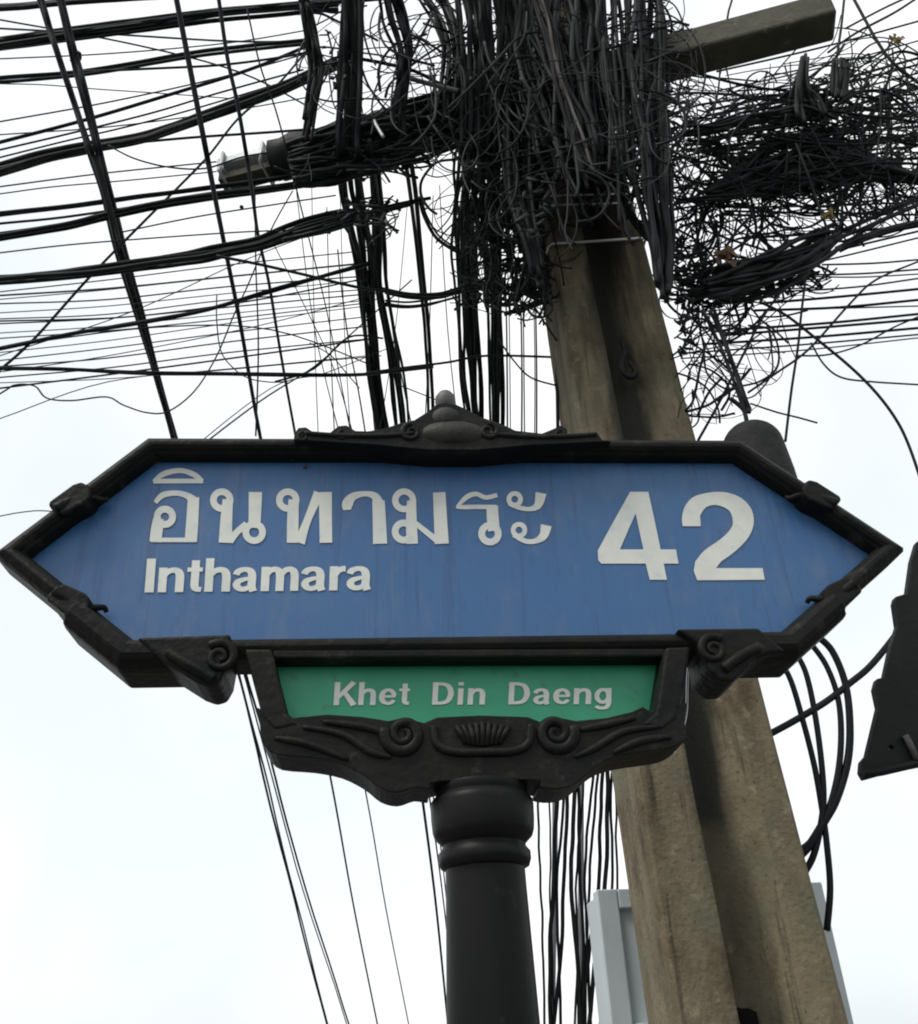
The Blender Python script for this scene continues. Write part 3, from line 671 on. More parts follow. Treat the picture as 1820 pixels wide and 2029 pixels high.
# long lines that pass overhead and run away down the street
bundle(T(cL, (195, 0), (240, 150), (300, 340), (360, 510), (420, 690), (480, 880), (535, 1120), (590, 1300), (660, 1530), (730, 1770), (800, 2010)) + [(400, 1080), (492, 1400), (560, 1680), (650, 2029)],
       10, 2, 9.5, Yst, 'thick pair of lines at the far left, passing behind the sign left end', 'overhead lines running down the street', wob=.7)
bundle(T(cL, (275, 0), (320, 180), (365, 350), (430, 600), (480, 800), (530, 1000), (575, 1180), (650, 1450)) + [(330, 815), (410, 1080), (504, 1400), (590, 1720), (688, 2029)],
       8, 2, 8.5, Yst, 'second line from the left, joining the thick pair above the left end of the sign', 'overhead lines running down the street', wob=.7)
cable(T(cL, (815, 0), (870, 280), (940, 640), (1000, 950), (1050, 1200), (1110, 1500), (1200, 2010)) + [(585, 1200), (655, 1540), (700, 1790), (748, 2029)], 8, Yst,
      'single straight line crossing the left sky, in the middle of the gap under the sign', 'overhead lines running down the street')
cable(T(cL, (1010, 0), (1050, 270), (1100, 500), (1160, 860), (1190, 1080), (1240, 1300), (1290, 1600), (1360, 1990)) + [(650, 1200), (725, 1570), (765, 1800), (810, 2029)], 6, Yst,
      'thinner straight line just left of the dangling bundles, last before the post below the sign', 'overhead lines running down the street')
cable(T(cL, (1140, 40), (1200, 300), (1270, 500), (1330, 720), (1400, 1000), (1500, 1400), (1580, 1800), (1620, 2010)), 3.2, Yst, 'faint grey line descending to the left end of the crest', 'overhead lines running down the street', 'dull')
cable(T(cL, (1175, 720), (1180, 1200), (1192, 1600), (1180, 2010)), 3.2, 2.2, 'thin wire hanging straight down from the crossarm tip', None, 'dull')
for i, (a, b, w) in enumerate((((826, 1500), (888, 2029), 5), ((840, 1500), (905, 2029), 3), ((846, 1500), (890, 1830), 3))):
    cable([a, ((a[0] + b[0]) / 2 + 4, (a[1] + b[1]) / 2), b], w, Yst, ('heaviest', 'middle', 'shortest')[i] + ' of the three lines coming down just left of the post', 'thin lines beside the post')

# bundles and wires that run off to the left
G = 'cable bundles running left along the street'
def LB(lab, W, k, w, *pts, Y=LEFT, **kw): bundle(T(cL, *pts), W * K, k, w, Y, lab, G, **kw)
LB('dark blurred bundle in the top left corner', 34, 3, 9, (0, 28), (150, 18), (420, -6))
LB('upper of the two long bundles climbing to the top of the hanging mass', 24, 2, 8, (0, 182), (300, 140), (600, 100), (800, 75), (1000, 50), (1250, 28), (1500, 5))
LB('lower of the two long bundles near the top left, thickening toward the pole', 44, 4, 9, (0, 215, 9), (400, 160, 12), (800, 105, 20), (1000, 70, 22), (1350, 34, 20), (1560, 20, 20))
LB('bundle leaving the left edge below the spacer and splitting in two near the pole', 26, 2, 8, (0, 370), (300, 345), (600, 300), (900, 250), (1150, 220), (1450, 190))
LB('heaviest rising bundle of the upper left, meeting the hanging mass above the crossarm', 46, 6, 8, (0, 785), (200, 728), (420, 680), (650, 640), (800, 592), (1000, 520), (1250, 430), (1440, 345), (1560, 290))
LB('black bundle ending at the pale tip of the crossarm', 36, 4, 8, (0, 1090), (300, 1040), (500, 990), (750, 940), (1000, 900), (1200, 875), (1400, 845), (1560, 810))
LB('thin pair just above the bundle that ends at the crossarm tip', 22, 2, 7, (0, 985), (300, 950), (600, 910), (800, 885), (1000, 858), (1200, 835), (1420, 800))
LB('widest left bundle, swelling into a black splice', 52, 7, 9, (0, 1290, 20), (300, 1265, 20), (600, 1230, 23), (900, 1190, 27), (1050, 1160, 24), (1200, 1128, 24), (1350, 1075, 36), (1500, 1030, 40), (1640, 1000, 26), (1740, 975, 10), fray=.12)
LB('dark single run rising gently two thirds down the left sky', 22, 2, 7, (0, 1605), (300, 1545), (600, 1495), (900, 1440), (1050, 1400), (1350, 1310), (1700, 1215))
LB('lowest level pair crossing the left sky just above the sign', 16, 2, 5, (0, 1700), (300, 1706), (700, 1722), (1100, 1726), (1600, 1731), (1800, 1715), (2000, 1690))
G2 = 'single wires crossing the left sky'
for lab, w, m, pts in (
    ('wire splitting from the bundle below the spacer', 11, 'black', ((330, 332), (700, 315), (1000, 300), (1250, 270), (1420, 240))),
    ('straight wire rising to the hanging mass from a third down the left edge', 16, 'black', ((0, 655), (400, 550), (800, 430), (1150, 320), (1420, 210))),
    ('wire second in the fan rising above the heaviest left bundle', 9, 'dull', ((0, 690), (300, 620), (700, 520), (1000, 430), (1400, 320))),
    ('wire third in the fan rising above the heaviest left bundle', 8, 'dull', ((0, 725), (300, 650), (600, 580), (900, 500), (1400, 350))),
    ('faint wire sagging between the spacer and the fan of rising wires', 5, 'dull', ((0, 385), (200, 390), (450, 410), (750, 430), (1050, 452))),
    ('wire running level to the top of the pale crossarm tip', 12, 'black', ((640, 655), (900, 632), (1200, 612), (1420, 596))),
    ('loose wire drooping from the heaviest bundle to the pale crossarm', 8, 'black', ((500, 670), (620, 730), (780, 770), (950, 775), (1130, 720), (1350, 690))),
    ('faint wire just above the thin pair, left edge', 7, 'dull', ((0, 860), (300, 820), (550, 790), (1000, 745))),
    ('fainter wire right above the thin pair, left edge', 6, 'dull', ((0, 893), (250, 860), (600, 830), (1000, 790))),
    ('wire between the two bundles that reach the crossarm tip', 12, 'black', ((0, 1030), (300, 1000), (700, 940), (1000, 890))),
    ('faint wire under the crossarm tip bundle', 7, 'dull', ((0, 1165), (300, 1130), (600, 1105), (1100, 1070), (1400, 1060))),
    ('faint wire passing the hanging spacer under the crossarm', 7, 'dull', ((560, 1070), (900, 1000), (1250, 945), (1550, 900))),
    ('stout wire drooping from the widest left bundle toward the middle bundles', 15, 'black', ((1000, 1180), (1180, 1215), (1400, 1265), (1640, 1322), (1800, 1345), (1970, 1360), (2120, 1350))),
    ('long diagonal wire from the lower left edge up to the hanging mass', 12, 'black', ((-40, 1740), (150, 1570), (420, 1270), (700, 985), (820, 865), (960, 720), (1100, 545), (1280, 390), (1420, 225))),
    ('diagonal wire rising from the top edge of the sign to the middle bundles', 8, 'black', ((890, 2085), (1200, 1850), (1450, 1690), (1614, 1545), (1720, 1450), (1900, 1290))),
    ('wavy loose wire curling along the left edge and swinging up to the crossarm', 8, 'black', ((0, 1815), (70, 1775), (160, 1780), (215, 1835), (330, 1847), (490, 1830), (570, 1868), (680, 1903), (780, 1895), (900, 1800), (1000, 1640), (1080, 1450), (1150, 1300), (1250, 1060), (1350, 880))),
    ('thin wire looping below the crossarm tip in an open arc', 6, 'dull', ((1000, 1360), (1000, 1480), (1020, 1620), (1080, 1700), (1150, 1745), (1250, 1762), (1330, 1758))),
    ('short tail of wire poking past the left tip of the sign', 6, 'dull', ((0, 2380), (80, 2365), (170, 2355), (240, 2358))),
):
    cable(T(cL, *pts), w * K, LEFT + R.uniform(-.15, .25), lab, G2, m)
G3 = 'faint thin wires fanning across the left sky'
for i, (ya, xb, yb) in enumerate(((1345, 1500, 1150), (1362, 1600, 1210), (1400, 1500, 1270), (1442, 1614, 1290), (1470, 1560, 1330), (1492, 1614, 1350), (1535, 1700, 1380), (1560, 1614, 1395), (1662, 1614, 1455),
                                   (1690, 1614, 1500), (1625, 1560, 1410), (1790, 1614, 1560), (1765, 1800, 1640), (1740, 1900, 1560), (1380, 1350, 1210), (620, 1400, 440), (270, 1400, 130), (130, 1300, 190))):
    xb = 1690 + R.uniform(0, 60) if yb > 1100 else xb + 60
    pts = [(0, ya), (500, ya + (yb - ya) * .31 + R.uniform(4, 22)), (1050, ya + (yb - ya) * .66 + R.uniform(4, 20)), (xb, yb)]
    cable(T(cL, *pts), R.choice((5, 6, 7, 9)) * K, LEFT + R.uniform(.2, 1.2), 'faint thin wire in the fan of near-level wires across the left sky', G3, R.choice(('dull', 'dull', 'faded')))
for i, pts in enumerate((((0, 1930), (500, 1760), (1100, 1700), (1760, 1640)), ((0, 1480), (600, 1460), (1200, 1380), (1700, 1280)), ((0, 1715), (500, 1640), (1200, 1500), (1720, 1360)),
                         ((0, 1640), (600, 1440), (1150, 1190), (1660, 1000)), ((0, 1600), (700, 1510), (1250, 1520), (1730, 1690)), ((1230, 1060), (1400, 1400), (1540, 1700), (1650, 2080)),
                         ((0, 90), (600, 200), (1100, 330), (1440, 500)), ((0, 560), (500, 470), (1000, 360), (1400, 250)), ((860, 2090), (1250, 1790), (1500, 1720), (1780, 1610)))):
    cable(T(cL, *pts), R.choice((5, 7, 8)) * K, LEFT + R.uniform(.2, .9), ORD[i] + ' of the irregular stray wires slanting across the left sky, counted from the left edge', 'stray wires of the left sky', 'dull')
# a clip and a spacer on the lines
for p, r, lab, Y in ((cL((352, 262)), 15, 'dark clump clipped to the second line near the top left corner', .72), (cL((1115, 955)), 10, 'small round spacer hanging below the pale crossarm tip', 1.4)):
    c = P(*p, Y); s = r * 2.6 / F; bm = bmesh.new()
    for k in range(5 if r > 11 else 1): ellipsoid(bm, c + Vector((R.uniform(-1, 1), R.uniform(-1, 1), R.uniform(-1, 1.6))) * s * .55 * (1 if r > 11 else 0), (s * R.uniform(.5, .9), s * .7, s * R.uniform(.5, .9)), R.uniform(0, 3), 8, 6)
    tag(from_bm('line_clip', bm, M['dull'], None, True), lab, 'line clip')

# hanging bundles in the middle
G = 'bundles dangling past the crossarm'
def MB(lab, W, k, w, *pts, Y=Yst, **kw):
    kw.setdefault('fray', .16); return bundle(T(cM, *pts), W * K, k, w, Y, lab, G, **kw)
MB('leftmost dangling bundle, bending inward to the black sleeve', 62, 8, 8, (125, -40, 20), (150, 60, 26), (175, 200, 30), (190, 330, 32), (165, 500, 24), (140, 660, 20))
MB('dark bundle rising straight beside the leftmost one to the top edge', 92, 11, 9, (350, -40, 36), (352, 200, 40), (345, 420, 44), (330, 640, 48), (345, 850, 46), (375, 1050, 44), (400, 1200, 36), (420, 1400, 26), (445, 1600, 26), (470, 1800, 26), (495, 2010, 26))
MB('inner strands beside the dark straight bundle, running down to the crest', 60, 6, 8, (440, 640, 24), (470, 900, 24), (480, 1100, 26), (485, 1300, 24), (520, 1500, 24), (555, 1700, 26), (590, 2010, 28))
MB('bundle coming from the top edge left of centre and stopping on the sleeve', 92, 10, 9, (530, -40, 40), (560, 90, 44), (595, 220, 34), (592, 340, 26), (570, 480, 30), (560, 620, 30))
MB('bundle at the top edge near the middle, full of gaps', 110, 9, 9, (700, -40, 44), (770, 60, 50), (815, 200, 42), (815, 340, 40), (800, 480, 42), (790, 600, 42), Y=.75)
MB('broad bundle of the upper middle hanging in front of the crossarm', 130, 13, 9, (900, -40, 60), (920, 150, 56), (930, 350, 56), (920, 560, 60), (915, 760, 56), (880, 950, 46), (870, 1150, 42), (885, 1400, 40), (905, 1700, 38), (930, 2010, 30))
MB('thick pale-edged bundle dropping behind the right side of the crest', 70, 8, 9, (1000, -40, 44), (1010, 200, 46), (1000, 450, 46), (990, 700, 46), (1000, 950, 36), (1005, 1200, 30), (1015, 1450, 26), (1020, 1750, 26), (1025, 2010, 26))
MB('bundle packed against the left face of the concrete pole', 150, 13, 9, (1120, -40, 70), (1130, 200, 70), (1120, 450, 70), (1110, 700, 64), (1130, 900, 50), (1180, 1100, 30), (1215, 1260, 20), (1225, 1330, 10), Y=.72)
MB('single thick cable dropping between the crest finial and the left bundles', 26, 2, 7, (610, 700), (640, 900), (665, 1150), (685, 1350), (700, 1500), (712, 1750), (718, 2010))
MB('hooked bundle swinging right below the sleeve', 24, 3, 5, (672, 900), (690, 985), (740, 1080), (800, 1130), (880, 1175), Y=1.0)
MB('short black bundle reaching left under the sleeve', 44, 6, 8, (20, 1100, 14), (200, 1058, 26), (330, 1020, 26), (440, 985, 16), (600, 940, 9), (720, 915, 6), Y=1.0, fray=.4)
MB('slack bundle sagging between the left strands and the middle bundles', 26, 3, 6, (480, 1330), (620, 1360), (760, 1358), (860, 1330), (1000, 1310), (1150, 1330), (1250, 1290), Y=1.5)
MB('lower slack bundle with frayed ends beside the middle bundles', 20, 3, 5, (500, 1395), (600, 1405), (700, 1395), (860, 1360), Y=1.5, wob=1.2)
G = 'brown cables strapped to the pole'
MB('brown twisted cables slanting down across the top of the concrete pole', 66, 8, 6, (1200, -40, 26), (1260, 130, 28), (1310, 310, 28), (1370, 510, 27), (1425, 700, 22), (1470, 860, 20), Y=.50, mats=('brown', 'brown', 'dull'), wob=.9)
G = 'bundles dangling past the crossarm'
MB('dark bundle filling the top edge just left of the brown cables', 120, 9, 8, (1060, -40, 40), (1090, 150, 46), (1150, 400, 50), (1200, 560, 50), (1260, 700, 50), Y=.64, wob=0.6, mats=('black', 'black', 'dull'))
MB('dark strands crossing the pole top behind the brown cables', 150, 12, 8, (1420, -40, 70), (1440, 200, 66), (1450, 420, 60), (1480, 650, 50), (1500, 850, 40), Y=.62, wob=0.6, mats=('black', 'black', 'dull'))
G = 'bundles dangling past the crossarm'
MB('dense dark strands in front of the pole top between the two halves of the crossarm', 190, 22, 9, (1270, -60, 150), (1290, 120, 150), (1330, 330, 150), (1370, 560, 140), (1395, 720, 120), (1400, 830, 110), Y=.58, wob=.55, fray=.3, mats=('black',))
MB('dark strands behind the middle bundles reaching below the crossarm', 150, 18, 10, (980, 250, 110), (990, 450, 120), (1000, 650, 120), (1010, 850, 100), (1030, 1050, 70), (1040, 1250, 50), Y=1.25, wob=.7, fray=.3)
MB('dark strands massed left of the pole under the crossarm', 110, 14, 9, (1130, 350, 70), (1140, 600, 80), (1150, 800, 70), (1170, 1000, 50), (1190, 1180, 36), (1200, 1300, 24), Y=1.0, wob=.7, fray=.3)
# the black sleeve wrapped round the crossarm
q = [armpt(t, -.01, .055) for t in [.10 + .335 * i / 16 for i in range(17)]]
bd = bundle([(574, 322, 76), (650, 306, 104), (740, 284, 104), (820, 258, 98), (900, 232, 92), (980, 208, 90), (1060, 192, 80)], 74, 30, 9, .84,
            'black sleeve of cables lashed along the left half of the crossarm', 'bundles dangling past the crossarm', wob=.8, dY=.05)
v, f = tube_geo(q, [.092 + .028 * noise.noise(Vector((i * .7, 2, 0))) for i in range(17)], 10); mesh('wrapping', v, f, M['black'], bd, True)
# single wires round the bundles
G4 = 'loose wires among the dangling bundles'
for lab, w, m, pts, Y in (
    ('pale grey cable slanting above the black sleeve', 22, 'greycable', ((560, 340), (640, 365), (750, 395), (850, 420)), .7),
    ('wire crossing high from the dark straight bundle to the right', 16, 'black', ((390, 270), (500, 290), (640, 325), (760, 385)), .7),
    ('pair wire dropping from the dark straight bundle to the sleeve', 12, 'black', ((400, 310), (430, 390), (490, 480), (560, 545)), .7),
    ('white tie hanging over the black sleeve', 16, 'steel', ((452, 545), (470, 580), (500, 630)), .68),
    ('faint straight wire left of the middle gap', 7, 'dull', ((290, 1150), (310, 1350), (345, 1600), (385, 1800), (420, 2010)), 2.5),
    ('wire slanting down to the crest from the left strands', 6, 'dull', ((160, 1580), (260, 1640), (330, 1720), (390, 1790)), 1.6),
    ('wire rising from the lower left strands into the middle bundles', 10, 'black', ((0, 1760), (180, 1700), (340, 1555), (500, 1560)), 1.6),
    ('level wire above the finial joining the left and middle bundles', 12, 'black', ((420, 1720), (600, 1695), (800, 1670), (980, 1640), (1330, 1648)), 2.0),
    ('slanting wire above the crest, left of the finial', 6, 'dull', ((560, 1770), (660, 1810), (760, 1850)), 1.5),
    ('curved wire bending to the pole below the tangle', 9, 'black', ((1030, 1560), (1100, 1660), (1180, 1740), (1300, 1778)), 1.0),
    ('wire slanting from the tangle down to the pole edge', 10, 'black', ((1190, 1400), (1240, 1480), (1300, 1570)), 1.0),
    ('stub of wire reaching the pole edge', 18, 'black', ((1060, 1450), (1150, 1420), (1280, 1385)), 1.0),
    ('stiff dark wire at the left edge of the pole just above the crest', 16, 'black', ((1285, 1500), (1300, 1700), (1306, 1990)), 1.1)):
    cable(T(cM, *pts), w * K, Y, lab, G4, m)
G5 = 'thin straight wires hanging between the crest and the pole'
for i, x in enumerate((1072, 1085, 1140, 1150, 1200, 1208)):
    cable(T(cM, (x - 10, 1250), (x - 3, 1500), (x, 1750), (x + R.uniform(-2, 4), 2010)), R.choice((5, 6, 8)) * K, 2.4, ORD[i] + ' thin straight wire from the left between the crest finial and the pole', G5, 'dull')
G6 = 'thin wires fanning down behind the middle of the crest'
for i, (xa, xb) in enumerate(sorted(((170, 200), (240, 275), (300, 350), (610, 480), (730, 690), (760, 850), (480, 640), (100, 300)))):
    cable(T(cM, (xa, R.uniform(840, 960)), ((xa * .6 + xb * .4), 1500), (xb, 2010)), R.choice((4, 5, 6)) * K, 2.0 + R.uniform(0, 1), ORD[i] + ' from the left of the thin wires fanning down behind the crest', G6, 'dull')
# strands below the sign, right of the post
G7 = 'strands hanging below the sign right of the post'
STR = sorted(((1066, 1072, 1078, 5), (1086, 1090, 1098, 4), (1112, 1098, 1092, 9), (1124, 1118, 1098, 8), (1122, 1104, 1112, 6), (1140, 1132, 1150, 9), (1146, 1150, 1156, 7), (1160, 1142, 1140, 5),
                                     (1196, 1188, 1150, 8), (1206, 1200, 1168, 9), (1214, 1214, 1190, 6), (1190, 1170, 1160, 6), (1222, 1224, 1226, 5), (1248, 1252, 1258, 9), (1262, 1264, 1270, 6), (1180, 1160, 1172, 6)))
for i, (xa, xb, xc, w) in enumerate(STR):
    ye = 1790 if xa > 1240 else 2029
    cable([(xa, 1500), ((xa + xb) / 2 + R.uniform(-4, 4), 1620), (xb, 1740), ((xb + xc) / 2 + R.uniform(-5, 5), 1880), (xc, ye)], w, lambda v: lerp([1500, 2029], [2.2, 2.6], v),
          ORD[i] + ' strand from the left in the dark curtain below the sign', G7, R.choice(('black', 'black', 'dull')), jit=3)
for xa, xb, wh in ((1100, 1094, 'left'), (1152, 1150, 'right')):
    cable([(xa, 1500), (xa, 1700), (xb, 2029)], 12, 2.9, wh + ' one of the two pale grey cables behind the strands right of the post', 'pale cables right of the post', 'greycable')

# right of the pole: heavy bundle, tangles, loops
G = 'dark bundles and knots right of the pole'
def RB(lab, W, k, w, *pts, Y=.80, **kw):
    kw.setdefault('fray', .16); return bundle(T(cR, *pts), W * K, k, w, Y, lab, G, **kw)
RB('heavy black bundle running down the right face of the concrete pole', 170, 17, 10, (360, -40, 76), (365, 200, 76), (375, 450, 70), (385, 700, 66), (400, 900, 56), (430, 1100, 48), (440, 1280, 30), (450, 1420, 12), Y=.58)
RB('blue-black strands left of the heavy bundle, over the pole top', 130, 11, 8, (180, -40, 60), (190, 200, 56), (215, 450, 46), (240, 650, 40), (270, 850, 30), Y=.60, wob=0.5, mats=('black', 'black', 'dull'))
RB('fat black roll of cables slanting up right below the yellow tape', 130, 22, 9, (640, 1330, 50), (760, 1300, 66), (900, 1265, 72), (1040, 1200, 66), (1160, 1130, 58), (1260, 1070, 40), Y=.95, wob=.8)
RB('black knot of cables draped in the middle of the right tangle', 260, 34, 9, (640, 900, 20), (780, 850, 40), (900, 800, 76), (1010, 765, 90), (1120, 750, 92), (1230, 765, 76), (1360, 775, 50), (1500, 800, 26), (1640, 830, 14), Y=1.05, wob=.9)
RB('branch of cables sweeping from the knot to the right edge', 40, 5, 7, (1050, 640, 40), (1200, 640, 34), (1350, 700, 26), (1500, 770, 16), (1640, 830, 12), Y=1.1, wob=1.0)
RB('double cable rising to the right edge from the yellow tape', 44, 4, 8, (1230, 1090), (1350, 1040), (1480, 985), (1640, 915), Y=1.0)
RB('second double cable rising to the right edge, just below', 30, 3, 8, (1240, 1150), (1350, 1100), (1500, 1050), (1640, 1020), Y=1.0)
RB('upright stub of lashed cable above the knot', 90, 8, 8, (1095, 250, 12), (1085, 400, 22), (1110, 480, 50), (1130, 560, 56), Y=.95)
RB('lashed cable hanging near the right edge above the knot', 90, 8, 8, (1250, 270, 30), (1250, 360, 42), (1240, 450, 36), Y=1.0)
RB('double stiff cable reaching down to the grey dome', 40, 3, 9, (640, 1420, 26), (700, 1560, 18), (750, 1690, 16), (800, 1830, 15), (832, 1905, 15), Y=.62, wob=.5)
RB('thin lashed cables climbing from the knot to the pole', 26, 4, 5, (500, 930), (640, 915), (780, 905), (860, 880), Y=1.0)
RB('dark bundle running level from the pole over the knot', 60, 9, 6, (520, 620, 40), (650, 600, 46), (800, 560, 40), (950, 540, 36), (1100, 520, 36), (1250, 560, 20), Y=1.0, wob=1.3)
RB('straight slack bundle along the right face of the pole', 30, 4, 6, (130, 690, 8), (200, 800, 10), (260, 940, 14), (350, 1070, 20), (450, 1140, 20), (540, 1195, 14), Y=.74)
G8 = 'wires crossing the right sky'
for lab, w, m, pts, Y in (
    ('long cable curving down from the tangle to the right edge', 14, 'black', ((880, 1390), (1000, 1450), (1130, 1550), (1300, 1690), (1420, 1810), (1510, 1930), (1570, 2050), (1640, 2250)), .8),
    ('straight wire rising from the sign shoulder through the tangle', 12, 'black', ((600, 2030), (700, 1850), (800, 1650), (900, 1460), (1000, 1330), (1090, 1290)), .9),
    ('wire rising from the loops to the right edge', 11, 'black', ((830, 1810), (960, 1720), (1110, 1610), (1300, 1400), (1420, 1290), (1640, 1195)), .9),
    ('thin upright wire between the dome and the long curve', 12, 'black', ((1095, 1290), (1075, 1450), (1060, 1600), (1030, 1800), (1002, 2035)), .9),
    ('thin wire drooping to the right edge above the long curve', 9, 'dull', ((1120, 1580), (1180, 1680), (1260, 1740), (1400, 1760), (1640, 1775)), 1.0),
    ('thin wire rising gently to the right edge from the loops', 9, 'dull', ((1060, 1640), (1200, 1635), (1350, 1590), (1500, 1510), (1640, 1450)), 1.2),
    ('short whisker of wire beside the grey dome', 9, 'dull', ((840, 1860), (960, 1900), (1060, 1925), (1150, 1950)), .8),
    ('loop of wire closing left of the thin upright wire', 11, 'black', ((830, 1500), (930, 1520), (970, 1610), (960, 1700), (880, 1760), (770, 1790), (690, 1850)), .9),
    ('loop of wire hanging along the pole right edge', 10, 'black', ((600, 1480), (625, 1600), (640, 1720), (720, 1790), (800, 1790)), .9),
    ('stiff wire from the pole to the dome cable', 14, 'black', ((540, 1900), (640, 1870), (700, 1830), (780, 1770), (840, 1700)), .9),
    ('low loop of wire beside the pole edge', 10, 'black', ((500, 1720), (560, 1740), (640, 1790), (690, 1880), (700, 1950)), .9),
    ('arching wire leaving the pole edge below the black mass', 10, 'black', ((480, 1640), (560, 1580), (640, 1530), (740, 1500), (840, 1540)), .9),
    ('wire slanting across the loops toward the sign shoulder', 9, 'black', ((490, 1560), (600, 1500), (700, 1620), (770, 1700)), .9),
    ('upright wire above the right crossarm end', 9, 'black', ((700, 330), (690, 430), (660, 560)), 1.0),
    ('wire crossing the right crossarm end upward', 10, 'black', ((760, -20), (735, 80), (700, 340)), .8),
    ('stout wire falling from the top edge at the right crossarm end', 14, 'black', ((1310, -20), (1370, 90), (1420, 180), (1500, 290), (1640, 400)), 1.1),
    ('wire crossing the stout one near the top right corner', 12, 'black', ((1640, -30), (1500, 60), (1330, 150), (1200, 240)), 1.1),
    ('second crossing wire near the top right corner', 10, 'black', ((1600, -30), (1450, 40), (1280, 130)), 1.15),
    ('upright wire near the right crossarm end', 12, 'black', ((1275, -20), (1260, 120), (1240, 260)), 1.0)):
    cable(T(cR, *pts), w * K, Y, lab, G8, m)
G9 = 'near-level wires behind the right tangle'
for i in range(34):
    ya = [90, 180, 260, 290, 330, 400, 465, 490, 520, 550, 580, 610, 640, 670, 700, 730, 860, 930, 990, 1040, 1060, 1090, 1195, 1240, 1262, 1280, 1380, 1410, 1445, 1470, 1510, 1540, 1555, 1330][i]
    xa = R.uniform(500, 900) if ya < 1150 else lerp([1195, 1300, 1400, 1560], [1150, 940, 860, 490], ya) + R.uniform(-30, 30)
    sl = R.uniform(-.02, .10) if ya > 1150 else R.uniform(-.05, .22)
    yb = ya - 0 * sl; ys = ya + (1640 - xa) * sl
    if ya < 430: ys = ya + (1640 - xa) * .25
    cable(T(cR, (xa, ys), ((xa + 1640) / 2, (ys + ya) / 2 + R.uniform(0, 14)), (1640, ya)), R.choice((7, 9, 11, 13)) * K, R.uniform(1.2, 2.0), 'near-level wire among those passing behind the right tangle to the right edge', G9, R.choice(('black', 'dull')))
# loops at the lower right that come out from behind the sign
G10 = 'cable loops at the right of the pole below the sign'
for lab, w, pts in (
    ('leftmost cable of the loops below the sign right end, running down past the metal box', 9, ((1180, 150), (1240, 250), (1300, 450), (1350, 650), (1385, 850), (1405, 1000), (1420, 1200), (1405, 1390))),
    ('second cable of the loops below the sign right end, ending beside the pole', 9, ((1260, 120), (1310, 220), (1350, 400), (1380, 620), (1390, 800), (1370, 950), (1340, 1060), (1295, 1140))),
    ('third cable of the loops, bending in behind the pole', 9, ((1320, 70), (1400, 180), (1455, 330), (1470, 500), (1455, 680), (1410, 850), (1340, 980), (1250, 1050))),
    ('outermost cable of the loops, widest curve', 11, ((1360, 50), (1430, 120), (1490, 270), (1510, 450), (1500, 620), (1450, 790), (1390, 900), (1320, 1010), (1240, 1085))),
    ('cable slanting up from the pole edge to the black panel', 9, ((1100, 520), (1250, 440), (1400, 350), (1510, 265), (1600, 190), (1700, 70), (1760, -20)))):
    cable(T(cD, *pts), w * 1.45, 1.0, lab, G10, 'black')
cable(T(cD, (780, 90), (770, 250), (765, 400), (740, 500), (705, 590)), 5, .16, 'pale wire hanging from the sign edge down to the concrete pole', None, 'steel')

# tangled masses nobody could count
DIRS = (lambda: R.gauss(-.18, .28), lambda: R.gauss(2.95, .28), lambda: R.gauss(-.1, .5), lambda: R.gauss(1.5, .35), lambda: R.uniform(0, 6.283))
def tangle(label, blobs, Y, w, m='dull', flags=()):
    v, f = [], []
    for cx, cy, rx, ry, cnt in flags:
        for _ in range(cnt):
            a = R.uniform(0, 6.283); rr = math.sqrt(R.random()); c = P(cx + rx * rr * math.cos(a), cy + ry * rr * math.sin(a), Y + R.uniform(-.1, .12))
            l, h = R.uniform(.008, .030), R.uniform(.003, .008); t_ = R.uniform(0, 3.14); e1 = Vector((math.cos(t_), R.uniform(-.4, .4), math.sin(t_))); e2 = Vector((-math.sin(t_), R.uniform(-.4, .4), math.cos(t_))); e3 = e1.cross(e2).normalized() * .0015
            b = len(v); v += [c + e1 * l * i_ + e2 * h * j_ + e3 * k_ for i_ in (-1, 1) for j_ in (-1, 1) for k_ in (-1, 1)]
            f += [tuple(b + q_ for q_ in fc) for fc in ((0, 1, 3, 2), (4, 6, 7, 5), (0, 4, 5, 1), (2, 3, 7, 6), (0, 2, 6, 4), (1, 5, 7, 3))]
    for cx, cy, rx, ry, cnt, ln, curl in blobs:
        for _ in range(cnt):
            a = R.uniform(0, 6.283); rr = math.sqrt(R.random()); x, y = cx + rx * rr * math.cos(a), cy + ry * rr * math.sin(a)
            d = R.choice(DIRS)(); yy = Y + R.uniform(-.16, .22); pts = []; turn = R.gauss(0, curl)
            sg = R.choice((-1, 1))
            for s in range(R.randint(7, 14)):
                pts.append(P(x, y, yy)); d += turn + R.gauss(0, .05); st = ln * R.uniform(.7, 1.3); x += math.cos(d) * st; y += math.sin(d) * st; yy += R.uniform(-.02, .02)
                dx, dy = (x - cx) / rx, (y - cy) / ry
                if dx * dx + dy * dy > 1.2: d += .42 * sg
                if dx * dx + dy * dy > 2.6: break
            if len(pts) > 3: tube_geo(smooth_path([tuple(p) for p in pts], 3), radius(pts, w * R.choice((.4, .5, .6, .8, 1.2))), 4, v, f)
    o = mesh('cable_tangle', v, f, M[m], None, True); o['kind'] = 'stuff'; tag(o, label, 'cable tangle'); return o
tangle('tangle of thin black wires around the middle dangling bundles', [(1000, 330, 110, 150, 80, 26, .10), (1010, 480, 60, 90, 70, 20, .14), (960, 570, 50, 40, 26, 15, .2), (1060, 270, 100, 150, 90, 28, .10), (1060, 560, 36, 60, 40, 14, .2), (1080, 430, 50, 130, 60, 24, .10)], .95, 5, 'black', [(1000, 270, 90, 80, 60), (1060, 330, 60, 130, 60), (960, 575, 50, 24, 26), (1050, 560, 40, 50, 40), (1010, 480, 30, 70, 30)])
